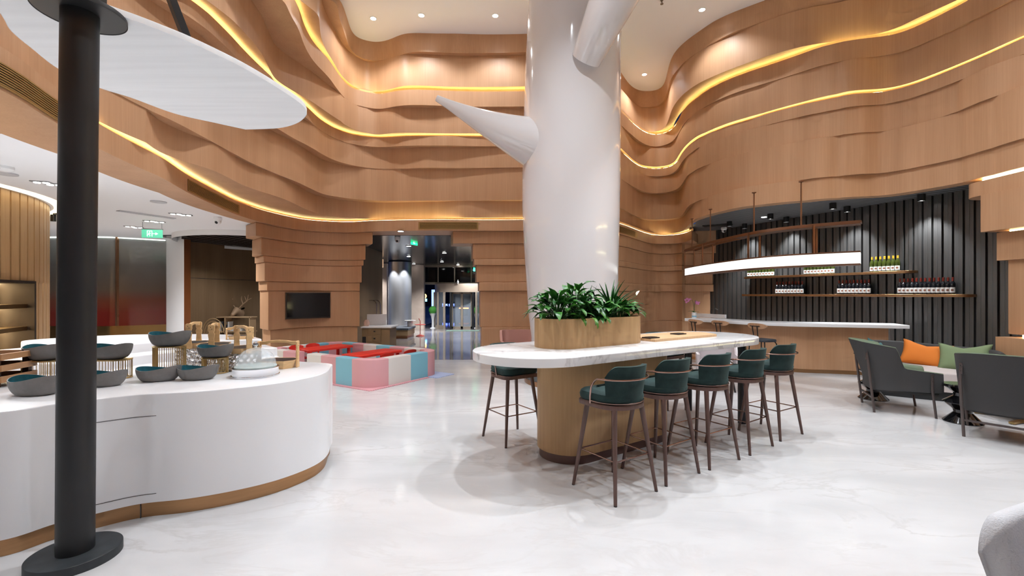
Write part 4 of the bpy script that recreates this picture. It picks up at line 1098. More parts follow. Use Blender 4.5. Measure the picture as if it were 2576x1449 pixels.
BL = [('grey and teal bowl on the counter left of the black column',(-3.28,3.08,ZCN),-.1,1.12),
      ('grey bowl with teal inside on the counter just right of the black column',(-3.08,3.37,ZCN),.15,1.0),
      ('grey and teal bowl on the counter, middle one between column and glass dome',(-2.82,3.57,ZCN),.25,1.0),
      ('grey bowl with teal inside on the counter just left of the glass dome',(-2.55,3.63,ZCN),.15,.98),
      ('grey bowl with teal inside on the wire stand left of the black column',(-3.80,3.63,1.022),-.15,1.05),
      ('grey bowl with teal inside on the wire stand right behind the black column',(-3.30,3.68,1.022),.0,1.05),
      ('grey bowl with teal inside raised on the tallest wire stand',(-2.93,3.83,1.112),.1,1.05),
      ('grey bowl with teal inside on the short wire stand left of the glass dome',(-2.60,3.92,1.002),.15,.93)]
b0 = make_bowl(BL[0][0]); b0.location = BL[0][1]; b0.rotation_euler = (0,0,BL[0][2]); b0.scale = (BL[0][3],)*3
for lab,loc,rz,sc in BL[1:]: dup(b0,loc,rz,lab,None,(sc,sc,sc))
GOLD = M('gold_wire', (.62,.44,.20), .35, 1.0)
def stand(lab, loc, h, w, d, rz):
    t = thing('wire_stand', lab, 'display stand', loc, rz, 'gold wire stands on the buffet counter')
    pl_ = rrect(w,d,d*.48,8)
    MB().tube([(x,y,h-.006) for x,y in pl_],.006,6,closed=True).build('top_ring', GOLD, t)
    MB().tube([(x,y,.006) for x,y in pl_],.005,6,closed=True).build('bottom_ring', GOLD, t)
    mb = MB(); N = 40
    per = [0.0]
    for i in range(len(pl_)): per.append(per[-1]+math.dist(pl_[i],pl_[(i+1)%len(pl_)]))
    for k in range(N):
        s = per[-1]*k/N
        for i in range(len(pl_)):
            if per[i] <= s < per[i+1]:
                f = (s-per[i])/(per[i+1]-per[i]); a = pl_[i]; b = pl_[(i+1)%len(pl_)]
                x = a[0]+(b[0]-a[0])*f; y = a[1]+(b[1]-a[1])*f
                if abs(y+d/2) < .01 and x < w*.25 and x > -w*.3: break
                mb.cyl((x,y),.0028,.006,h-.006,5); break
    mb.build('rods', GOLD, t)
    MB().box(-w*.5+.0,-w*.5+.022,-.012,.012,.0,h-.006).build('flat_post', GOLD, t)
    MB().prism(inset(rrect(w,d,d*.48,8),.004),h-.012,h-.004).build('top_plate', GOLD, t)
stand('gold wire stand under the bowl left of the black column',(-3.80,3.63,ZCN),.16,.30,.16,-.1)
stand('gold wire stand under the bowl right behind the black column',(-3.30,3.68,ZCN),.16,.30,.16,.05)
stand('tallest gold wire stand, under the highest bowl',(-2.93,3.83,ZCN),.25,.24,.15,.1)
stand('short gold wire stand just left of the glass dome',(-2.60,3.92,ZCN),.14,.20,.14,.1)

# glass dome cake stand
gd = thing('dome_cake_stand','clear glass dome with chrome knob on a round chrome base at the counter edge','cake stand',(-2.175,3.80,ZCN))
MB().lathe([(.182,0),(.182,.012),(.176,.014),(.174,.065),(.178,.072),(.165,.076)],48).build('base', CHROME, gd)
MB().cyl((0,0),.160,.076,.084,48).build('plate', M('frosted_plate', (.62,.74,.72), .25), gd)
GLASS = M('clear_glass', (.80,.84,.87), .02, 0, .8, alpha=.32)
MB().lathe([(.158,.084)]+[(.155*math.cos(a), .092+.145*math.sin(a)) for a in np.linspace(0,1.5,14)],48,caps=False).build('dome', GLASS, gd)
MB().lathe([(.008,.236),(.016,.242),(.012,.25),(.024,.262),(.024,.275),(.01,.286)],24).build('knob', CHROME, gd)

# bamboo trays with handles on perforated steel drums
BAMB = M('bamboo', (.74,.48,.23), .4, noise=((14,14,40),.12)); SLATE = M('dark_mat', (.02,.025,.03), .35)
def post_prof(h):
    """wavy post outline (half width against height)"""
    return [(.0,.026),(.12,.030),(.22,.024),(.45,.021),(.62,.027),(.70,.020),(.80,.027),(.96,.027),(1.0,.018)]
def bamboo_tray(lab, loc, rz, w=.33, d=.26, h=.05, ph=.24):
    t = thing('bamboo_tray', lab, 'tray', loc, rz, 'bamboo trays with arch handles')
    oct_ = [(w/2,-d*.24),(w/2,d*.24),(w*.30,d/2),(-w*.30,d/2),(-w/2,d*.24),(-w/2,-d*.24),(-w*.30,-d/2),(w*.30,-d/2)]
    big = [(x*1.0,y) for x,y in oct_]; sm = [(x*.86,y*.86) for x,y in oct_]
    MB().loft([[(x,y,h) for x,y in big],[(x,y,0) for x,y in sm],[(x*.9,y*.9,0) for x,y in sm],[(x*.95,y*.95,h) for x,y in big],[(x,y,h) for x,y in big]],caps=False).prism(sm,0,.012).build('rim', BAMB, t, sharp=20)
    MB().prism([(x*.94,y*.94) for x,y in big],h-.012,h-.002).build('mat', SLATE, t)
    for s in (-1,1):
        mb = MB(); pr = post_prof(ph)
        mb.loft([[(s*(w/2+.0),-hw,-.0+f*ph),(s*(w/2+.016),-hw,f*ph),(s*(w/2+.016),hw,f*ph),(s*(w/2),hw,f*ph)] for f,hw in pr]); pst = mb.build('handle_post', BAMB, t, sharp=20, bevel=.003)
        MB().cyl((0,0),.0035,0,.002,8).build('peg', SLATE, pst, (s*(w/2+.016),.006,ph*.9),(0,s*PI/2,0)); MB().cyl((0,0),.0035,0,.002,8).build('peg', SLATE, pst, (s*(w/2+.016),-.004,ph*.83),(0,s*PI/2,0))
    mb = MB(); mb.loft([[(x,-.012,ph*.93-dz-dw),(x,.012,ph*.93-dz-dw),(x,.012,ph*.93-dz+.014),(x,-.012,ph*.93-dz+.014)] for x,dz,dw in ((-w/2,.0,.018),(-w*.36,.0,.016),(-w*.24,-.008,.010),(0,-.012,.010),(w*.24,-.008,.010),(w*.36,0,.016),(w/2,0,.018))]); mb.build('handle_bar', BAMB, t, sharp=20, bevel=.003)
    return t
def perf_drum(lab, c, r, h):
    t = thing('perforated_drum', lab, 'display stand', (c[0],c[1],ZCN), 0, 'perforated steel drums under the bamboo trays')
    # wall with oval holes: quads round each hole
    nc, nr = 16, 4; mb = MB(); K = 12
    for j in range(nr):
        z0 = h*j/nr; z1 = h*(j+1)/nr; zc_ = (z0+z1)/2; hh = (z1-z0)/2
        for i in range(nc):
            a0 = 2*PI*(i+.5*(j%2))/nc; da = 2*PI/nc/2
            inn_, out_ = [], []
            for k in range(K):
                b = 2*PI*(k+.5)/K; cx_, sz_ = math.cos(b), math.sin(b); m_ = max(abs(cx_),abs(sz_))
                inn_.append((cx_*.80,sz_*.74)); out_.append((cx_/m_,sz_/m_))
            P = lambda u,v: (r*math.cos(a0+u*da), r*math.sin(a0+u*da), zc_+v*hh)
            b_ = len(mb.v); mb.v += [P(*q) for q in inn_]+[P(*q) for q in out_]
            for k in range(K): mb.f.append((b_+k,b_+(k+1)%K,b_+K+(k+1)%K,b_+K+k))
    mb.build('perforated_wall', M('mirror_steel', (.72,.72,.73), .12, 1.0) if 'mirror_steel' not in bpy.data.materials else bpy.data.materials['mirror_steel'], t, solid=.003)
    st_ = bpy.data.materials['mirror_steel']
    MB().tube([(r*math.cos(2*PI*k/40),r*math.sin(2*PI*k/40),.004) for k in range(40)],.004,6,closed=True).build('bottom_rim', st_, t)
    MB().tube([(r*math.cos(2*PI*k/40),r*math.sin(2*PI*k/40),h) for k in range(40)],.004,6,closed=True).build('top_rim', st_, t)
DR = [((-3.14,4.42),.15,.165,1.95,'left'),((-2.84,4.27),.155,.165,2.03,'middle'),((-2.49,4.14),.15,.150,2.40,'right')]
for (c,r,h,rz,nm) in DR:
    perf_drum('perforated mirror steel drum under the %s bamboo tray of the three raised trays' % nm, c, r, h)
    bamboo_tray('octagonal bamboo tray with tall arch handle on the %s perforated drum' % nm, (c[0],c[1],ZCN+h+.004), rz)
bamboo_tray('bamboo tray with arch handle standing on the counter right behind the glass dome', (-2.20,4.22,ZCN), .08, .33, .26, .075, .25)
bamboo_tray('low bamboo tray half hidden behind the raised trays on the counter step', (-3.10,5.10,1.04), .6, .24, .18, .04, .13)
WP = M('white_porcelain', (.85,.85,.86), .15)
# slatted wooden crates at the left end
CRW = M('cherry_slat', (.50,.27,.13), .4, noise=((6,6,30),.12)); CRD = M('cherry_dark', (.09,.045,.03), .5)
rz = .2
for k,nm in enumerate(('lowest','middle','top')):
    t = thing('slatted_crate','%s slatted cherry wood crate of the stack at the left end of the counter' % nm,'crate',(-4.10,3.38,ZCN+.083*k),rz,'stacked slatted wood crates')
    L2, W2 = .31, .165
    for s in (-1,1): MB().box(-L2,L2,s*W2-.011,s*W2+.011,.035,.080).build('side_board', CRW, t, bevel=.002)
    for s in (-1,1): MB().box(s*L2-.011,s*L2+.011,-W2+.01,W2-.01,.035,.080).build('end_board', CRW, t, bevel=.002)
    for sx_ in (-1,1):
        for sy_ in (-1,1): MB().box(sx_*(L2-.04)-.02,sx_*(L2-.04)+.02,sy_*(W2-.03)-.018,sy_*(W2-.03)+.018,0,.083).build('corner_post', CRD if sx_>0 else CRW, t)
    MB().box(-L2+.01,L2-.01,-W2+.01,W2-.01,.036,.044).build('bottom', CRD, t)
# ================================================================== bar on the right
ZB = .98
fr = [atz(px,py,ZB)[:2] for px,py in ((1722,800.5),(1790,804),(1875,809),(1950,812),(2028,814),(2130,815.5),(2289,818.5))]
fr = crspline(fr, 6)
def offp(path, d):
    o = []
    for i in range(len(path)):
        a = Vector(path[max(i-1,0)]); b = Vector(path[min(i+1,len(path)-1)]); t = (b-a).normalized(); n = Vector((-t.y,t.x))
        o.append(tuple(Vector(path[i])+n*d))
    return o
# the guests stand on the -n side of the front edge
sgn = 1 if (Vector(offp(fr,1)[10])-Vector(fr[10])).dot(Vector((1,1))) > 0 else -1
bk = offp(fr, .62*sgn)
bar = thing('bar_counter','curved oak bar counter with white stone top in front of the fluted wall','bar counter',(0,0,0))
poly = fr+bk[::-1]
MB().prism(poly, ZB-.065, ZB).build('countertop', SOLIDW, bar, bevel=.006)
f2 = offp(fr,.16*sgn)[:-2]; b2 = offp(fr,.56*sgn)[:-2]
MB().prism(f2+b2[::-1], .075, ZB-.065).build('body', WOOD, bar)
f3 = offp(fr,.18*sgn)[:-2]; MB().prism(f3+b2[::-1], 0, .08).build('kickboard', BRASSK, bar)
p = atz(1797,799,ZB); bd = Vector((.46,-.89))
MB().obox((p[0]-.05,p[1]+.1,ZB+.04),(bd.x,bd.y,0),(-bd.y,bd.x,0),(0,0,1),.42,.03,.045).build('splash_upstand', SOLIDW, bar)
MB().tube([(p[0],p[1]+.18,ZB),(p[0],p[1]+.18,ZB+.16),(p[0]+.02,p[1]+.16,ZB+.20),(p[0]+.08,p[1]+.10,ZB+.21),(p[0]+.12,p[1]+.06,ZB+.17)],.011,8).build('tap', BLACK, bar)
# orchid
q = atz(1746,801,ZB); orc = thing('potted_orchid','pink orchid in a white and blue striped pot at the left end of the bar','plant',(q[0]+.05,q[1]+.12,ZB))
MB().cyl((0,0),.055,0,.135,24).build('pot', WP, orc); MB().cyl((0,0),.0562,.028,.062,24).build('pot_stripe', M('pot_blue', (.25,.52,.68), .4), orc)
mb = MB(); leaf(mb,(0,0,.13),2.6,.7,.15,.035,1.4); leaf(mb,(0,0,.13),.1,.6,.13,.03,1.2); leaf(mb,(0,0,.13),3.6,.8,.12,.03,1.0); mb.build('leaves', LEAF, orc)
fm = MB(); sm = MB(); rn = random.Random(3)
for dx_,cl_ in ((-.03,[(-.19,.38),(-.15,.41),(-.21,.43),(-.13,.44),(-.17,.46),(-.10,.45)]),(.02,[(.05,.35),(.09,.34),(.07,.38),(.11,.37),(.04,.39)])):
    sm.tube([(0,0,.13),(dx_*.3,0,.28),(dx_*1.2,0,.42),(cl_[0][0]*.6,0,.47 if dx_<0 else .42),(cl_[0][0],0,cl_[0][1])],.004,5)
    for fx,fz in cl_:
        for k in range(5):
            a = 2*PI*k/5; c = Vector((fx,-.01+rn.uniform(-.02,.02),fz)); d = Vector((math.cos(a),-.15,math.sin(a)))*.026
            fm.loft([[c+d*s+Vector((-math.sin(a),0,math.cos(a)))*w*q_+Vector((0,-.003*e,0)) for q_,e in ((1,0),(0,1),(-1,0),(0,-1))] for s,w in ((.05,.003),(.6,.014),(1,.004))])
fm.build('flowers', M('orchid_pink', (.72,.25,.55), .5), orc); sm.build('stems', STEM, orc)

# three wood-back bar stools
TANB = M('stool_back_oak', (.52,.30,.17), .45, noise=((40,40,4),.12)); NAVY = M('navy_seat', (.03,.04,.055), .6)
def cafe_stool(lab):
    t = thing('wood_back_bar_stool', lab, 'bar stool', (0,0,0), 0, 'wood backed stools along the bar')
    MB().rprism(rrect(.40,.38,.12,8),.645,.69,.018).build('seat', NAVY, t)
    rows = []
    for k in range(17):
        u = -1+2*k/16; x = .215*u; y = -.20+.055*u*u-.0; h = .058*(1-abs(u)**4*.75); zc_ = .945-.004*u
        rows.append([(x,y-.008,zc_-h*(1.0 if abs(u)<.99 else .4)),(x,y+.008,zc_-h),(x,y+.008,zc_+h*.85),(x,y-.008,zc_+h*.85)])
    MB().loft(rows).build('backrest', TANB, t, sharp=40)
    mb = MB(); mb.bar((-.10,-.215,.94),(.10,-.215,.94),.02,.014); mb.tube([(-.055,-.222,.94),(-.04,-.17,.66)],.009,8); mb.tube([(.055,-.222,.94),(.04,-.17,.66)],.009,8); mb.build('back_bracket', BLACK, t)
    for sx_ in (-1,1):
        for sy_ in (-1,1): MB().tube([(sx_*.14,sy_*.13,.65),(sx_*.165,sy_*.155,.60),(sx_*.20,sy_*.19,0)],.011,8).build('leg', BLACK, t)
    c = .185; MB().tube([(c,c,.24),(-c,c,.24),(-c,-c,.24),(c,-c,.24)],.008,6,closed=True).build('foot_ring', BLACK, t)
    return t
def backat(px, py, y, face):
    p = aty(px,py,y); f = Vector(face).normalized(); return (p[0]+f.x*.2, p[1]+f.y*.2, 0), math.atan2(f.y,f.x)-PI/2
CS = [((1745,815,9.85),(.93,.36),'left wood-backed stool at the bar below the orchid'),((1807,818,9.45),(.90,.44),'middle wood-backed stool at the bar'),((1900,822,8.55),(.93,.36),'right wood-backed stool at the bar, nearest to the marble table')]
l0, r0 = backat(*CS[0][0],CS[0][1]); s0 = cafe_stool(CS[0][2]); s0.location = l0; s0.rotation_euler = (0,0,r0)
for pp,ff,lab in CS[1:]:
    l,r = backat(*pp,ff); dup(s0,l,r,lab)

# ================================================================== shelves and bottles on the fluted wall
fa, fd, fn = FW['A'],FW['d'],FW['n']
def wall_s(px, off=0.0):
    """distance along the fluted wall where a line `off` in front of it is seen at column px"""
    k = (px-CXP)/FPX; q = fa+fn*off
    return (k*q.y-q.x)/(fd.x-k*fd.y)
def wpt(s, off): q = fa+fd*s+fn*off; return (q.x,q.y)
SHELFM = M('shelf_bronze', (.42,.24,.12), .3, 1.0)
def shelf(lab, px0, px1, z, th):
    d_ = .24; s0_, s1_ = wall_s(px0,d_), wall_s(px1,d_); 
    poly = [wpt(s0_,.0),wpt(s0_,d_)]+[wpt(s1_-d_*.7+d_*.7*math.sin(a), d_-d_*.7*(1-math.cos(a))) for a in np.linspace(0,PI/2,8)]+[wpt(s1_,0)]
    return tag(MB().prism(poly, z-th, z).build('wall_shelf', SHELFM, None, bevel=.004), lab, 'shelf')
ZS1, ZS2 = 2.005, 1.548
shelf('upper long bronze shelf on the fluted wall carrying white wine bottles',1872,2292,ZS1,.05)
shelf('lower long bronze shelf on the fluted wall carrying red wine bottles',1866,2440,ZS2,.05)
BOT_W = M('green_bottle', (.045,.06,.010), .08, 0, .6, coat=.3); BOT_R = M('dark_bottle', (.006,.008,.012), .08, 0, .6, coat=.3)
CAP_W = M('yellow_capsule', (.72,.42,.03), .4); CAP_R = M('red_capsule', (.22,.025,.015), .35); LABM = M('paper_label', (.80,.77,.74), .6); INK = M('label_print', (.25,.10,.06), .7)
def bottle(lab, white, group):
    t = thing('white_wine_bottle' if white else 'red_wine_bottle', lab, 'wine bottle', (0,0,0), 0, group)
    r = .040 if white else .038
    sh = [(r,.17),(r*.93,.195),(r*.62,.225),(.0155,.25)] if white else [(r,.185),(r*.95,.20),(r*.7,.215),(.0155,.232)]
    MB().lathe([(r*.9,0),(r,.006)]+sh+[(.0145,.30)],20).build('glass', BOT_W if white else BOT_R, t)
    MB().lathe([(.0165,.238 if not white else .252),(.0165,.305),(.012,.308)],14).build('capsule', CAP_W if white else CAP_R, t)
    lb0, lb1 = (.02,.105) if white else (.03,.125); a0, a1 = -PI/2-1.15, -PI/2+1.15
    R_ = r+.0012
    l = MB().grid([[(R_*math.cos(a0+(a1-a0)*k/14), R_*math.sin(a0+(a1-a0)*k/14), z) for k in range(15)] for z in (lb0,lb1)]).build('label', LABM, t)
    MB().grid([[((R_+.001)*math.cos(-PI/2-.45+.9*k/8), (R_+.001)*math.sin(-PI/2-.45+.9*k/8), z) for k in range(9)] for z in (lb0+.028,lb0+.062)]).build('print', INK, l)
    return t
GRP = [(True,ZS1,1884,1944,9,'left cluster on the upper shelf',.12),(True,ZS1,2027,2095,9,'middle cluster on the upper shelf',.12),(True,ZS1,2194,2258,7,'right cluster on the upper shelf',.12),
       (False,ZS2,1955,2018,9,'left cluster on the lower shelf',.12),(False,ZS2,2111,2186,9,'middle cluster on the lower shelf',.12),(False,ZS2,2264,2397,13,'right cluster on the lower shelf',.12)]
protos = {}
face = math.atan2(fn.y,fn.x)+PI/2
for wh,z,p0_,p1_,n_,nm,off in GRP:
    g = ('white' if wh else 'red')+' wine bottles, '+nm
    for k in range(n_):
        # bottles stand at equal spacing along the shelf
        s_a, s_b = wall_s(p0_,off), wall_s(p1_,off); s_ = s_a+(s_b-s_a)*k/(n_-1); x,y = wpt(s_,off)
        lab = '%s wine bottle, %s from left in the %s' % ('yellow capped white' if wh else 'red capped red', ORD[k], nm)
        tocam = math.atan2(-y,-x)+PI/2
        rot = .5*(face+tocam) if abs(face-tocam) < PI else face
        if wh not in protos: t = bottle(lab,wh,g); t.location = (x,y,z); t.rotation_euler = (0,0,rot); protos[wh] = t
        else: dup(protos[wh],(x,y,z),rot,lab,g)

# ================================================================== black ceiling spots over the bar
for k,(px,yt_,nm) in enumerate([(1835,557,'leftmost black cylinder spot of the front row above the bar'),(1873,563,'leftmost black cylinder spot of the back row above the bar'),(1938,538,'second black cylinder spot of the front row above the bar'),(1978,546,'second black cylinder spot of the back row, behind the pendant rod'),(2095,511,'third black cylinder spot of the front row above the bar'),(2131,519,'third black cylinder spot of the back row above the bar'),(2318,489,'rightmost black cylinder spot above the wine shelves')]):
    p = atz(px,yt_,zc); t = thing('black_ceiling_spot',nm,'ceiling light',(p[0],p[1],zc),0,'black cylinder spots above the bar')
    MB().lathe([(.062,0),(.062,-.125),(.05,-.125),(.048,-.11)],24).build('housing', BLACK, t); MB().cyl((0,0),.047,-.112,-.108,20).build('lamp', emat('spot_lamp', (1,.98,.95), 10) if k == 0 else bpy.data.materials['spot_lamp'], t)
    s_ = spot if False else None
p = atz(1922,546,zc); tag(MB().cyl((0,0),.06,-.012,0,20).build('round_downlight', emat('soft_lamp', (1,1,1), 2.5), None, (p[0],p[1],zc)), 'flat round white downlight in the bar ceiling between black spots', 'ceiling light')
p = atz(1805,566,zc-.004); tag(MB().obox((0,0,0),(.8,-.6,0),(.6,.8,0),(0,0,1),.35,.13,.008).build('black_ceiling_grille', M('grille_black', (.004,.004,.004), .6), None, (p[0],p[1],zc-.009)), 'black rectangular air grille in the bar ceiling near the left end', 'air vent')
domecam(1821,572,3.36,'white dome camera above the left end of the fluted wall')

# ================================================================== long lit pendant over the bar
lp = thing('linear_pendant_lamp','long curved pendant lamp with glowing white band in a copper frame above the bar','pendant lamp',(0,0,0))
cur = crspline([(4.13,10.7),(4.03,9.6),(4.03,8.5),(4.14,7.55),(4.45,6.95),(5.02,6.45)],8)
ZG0, ZG1 = 1.995, 2.155
oth = offp(cur,-.22) if (Vector(offp(cur,1)[20])-Vector(cur[20])).dot(Vector((1,1))) < 0 else offp(cur,.22)
LP = emat('pendant_diffuser', (.97,1.0,.95), .95)
n_ = len(cur)
mb = MB(); mb.loft([[(a[0],a[1],ZG0),(a[0],a[1],ZG1),(b[0],b[1],ZG1),(b[0],b[1],ZG0)] for a,b in zip(cur,oth)]); mb.build('light_band', LP, lp)
def rim(z0,z1,e): 
    c1 = offp(cur,-e if oth==offp(cur,.22) else e); c2 = offp(oth,e if oth==offp(cur,.22) else -e); mb = MB(); mb.loft([[(a[0],a[1],z0),(a[0],a[1],z1),(b[0],b[1],z1),(b[0],b[1],z0)] for a,b in zip(c1,c2)]); return mb
rim(ZG0-.022,ZG0,.012).build('lower_rim', COPPER, lp); rim(ZG1,ZG1+.022,.012).build('upper_rim', COPPER, lp)
ZU = 2.60
for pth,nm in ((cur,'front_rail'),(oth,'back_rail')):
    mb = MB(); e1 = offp(pth,.022); mb.loft([[(a[0],a[1],ZU-.03),(a[0],a[1],ZU+.02),(b[0],b[1],ZU+.02),(b[0],b[1],ZU-.03)] for a,b in zip(pth,e1)]); mb.build(nm, COPPER, lp)
mb = MB()
for i in (0,n_-1): mb.bar((*cur[i],ZU),(*oth[i],ZU),.03,.03)
mb.build('end_rail', COPPER, lp)
mb = MB(); mb.loft([[(a[0],a[1],ZU-.028),(a[0],a[1],ZU-.024),(b[0],b[1],ZU-.024),(b[0],b[1],ZU-.028)] for a,b in zip(cur[18:],oth[18:])]); mb.build('perforated_tray', M('copper_mesh', (.20,.11,.07), .4, .9, noise=((60,60,60),.6)), lp)
for i in (0,9,22,n_-7):
    for pth in (cur,oth):
        x,y = pth[i]; MB().box(x-.013,x+.013,y-.013,y+.013,ZG1,ZU).build('post', COPPER, lp)
for i in (2,10,22,32):
    x,y = (Vector(cur[i])+Vector(oth[i]))/2; zt = 3.32 if True else zc
    r_ = MB().cyl((x,y),.012,ZU,zt,8).cyl((x,y),.035,zt-.012,zt,16).build('suspension_rod', COPPER, lp); 
    MB().bar((*cur[i],ZU),(*oth[i],ZU),.025,.02).build('cross_piece', COPPER, r_)
# ================================================================== lounge on the right
FELT = M('dark_grey_felt', (.050,.049,.050), .85, bump=(220,.25)); LIN = M('sage_lining', (.13,.17,.11), .9, bump=(200,.3)); BEI = M('beige_fabric', (.55,.49,.47), .9, bump=(200,.3)); CHL = M('chair_leg_bronze', (.11,.085,.08), .4, .5)
sa = Vector((.80,-.60)); sw = Vector((.60,.80)); SQ = Vector((5.52,6.93))
sof = thing('curved_sofa','dark grey curved shell sofa with beige seat in front of the fluted wall','sofa',(SQ.x,SQ.y,0),math.atan2(sa.y,sa.x))
# local: x along the front, y to the back
pth = [(0.0,.05),(-.01,.5),(-.01,1.0),(.05,1.30),(.22,1.42),(.45,1.37),(.75,1.20),(1.1,.93),(1.36,.70),(1.47,.52),(1.49,.30),(1.47,.04)]
sp = crspline(pth,6); si = []
for i in range(len(sp)):
    a = Vector(sp[max(i-1,0)]); b = Vector(sp[min(i+1,len(sp)-1)]); t = (b-a).normalized(); n = Vector((t.y,-t.x)); si.append(tuple(Vector(sp[i])+n*.075))
rings = []
for o_,i_ in zip(sp,si):
    h = .47+.27*min(1,max(0,(o_[1]-.25)/.55 if o_[0]<.5 else 1))**.8
    rings.append([(o_[0],o_[1],.10),(o_[0],o_[1],h-.02),((o_[0]*.7+i_[0]*.3),(o_[1]*.7+i_[1]*.3),h),((o_[0]*.3+i_[0]*.7),(o_[1]*.3+i_[1]*.7),h),(i_[0],i_[1],h-.02),(i_[0],i_[1],.10)])
MB().loft(rings).build('shell', FELT, sof, sharp=50)
seat = [(.08,.02)]+si[3:-3]+[(1.39,.02)]
MB().rprism(seat[::-1],.14,.42,.03).build('seat', BEI, sof, sharp=40)
MB().prism([(.12,.06)]+si[3:-3]+[(1.35,.06)],.0,.14).build('plinth', BLACKM, sof)
def cushion(lab, name, loc, rot, w, h, th, mat, cat='cushion', dent=.12):
    n = 14; mb = MB(); fr_, bk_ = [], []
    for j in range(n+1):
        rf, rb = [], []
        for i in range(n+1):
            u = -1+2*i/n; v = -1+2*j/n
            pin = 1-.10*(1-u*u)*abs(v)**3-.0; pin2 = 1-.10*(1-v*v)*abs(u)**3
            x = w/2*u*pin2; z = h/2*v*pin
            if v > 0: z -= dent*h*(v**2)*max(0,1-abs(u)*1.25)
            t_ = th/2*((1-abs(u)**2.6)*(1-abs(v)**2.6))**.55
            t_ += .004*math.sin(9*u+5*v)*(1-u*u)*(1-v*v)
            rf.append((x,-t_,z)); rb.append((x,t_,z))
        fr_.append(rf); bk_.append(rb)
    mb.grid(fr_); mb.grid([r[::-1] for r in bk_])
    # piping edge
    o = mb.build(name, mat, None, loc, rot, sharp=80)
    bm = bmesh.new(); bm.from_mesh(o.data); bmesh.ops.remove_doubles(bm, verts=bm.verts, dist=.002); bmesh.ops.recalc_face_normals(bm, faces=bm.faces); bm.to_mesh(o.data); bm.free()
    return tag(o, lab, cat, None)
ra = math.atan2(sa.y,sa.x)
def sl_(x,y,z): q = SQ+sa*x+sw*y; return (q.x,q.y,z)
cushion('orange scatter cushion with a pinched top leaning on the sofa','orange_cushion',sl_(.74,.88,.585),(-.42,.12,ra-.25),.62,.42,.17,M('orange_fabric', (.72,.20,.02), .8, bump=(240,.3)),dent=.16)
cushion('sage green scatter cushion with a pinched top at the right end of the sofa','green_cushion',sl_(1.14,.60,.60),(-.40,-.05,ra-.35),.60,.44,.17,M('sage_fabric', (.19,.255,.13), .8, bump=(240,.3)),dent=.16)
cushion('teal scatter cushion at the left end of the sofa behind the wing chair','teal_cushion',sl_(.14,.98,.585),(-.3,.25,ra+1.1),.44,.38,.15,M('teal_fabric', (.04,.13,.14), .8, bump=(240,.3)))

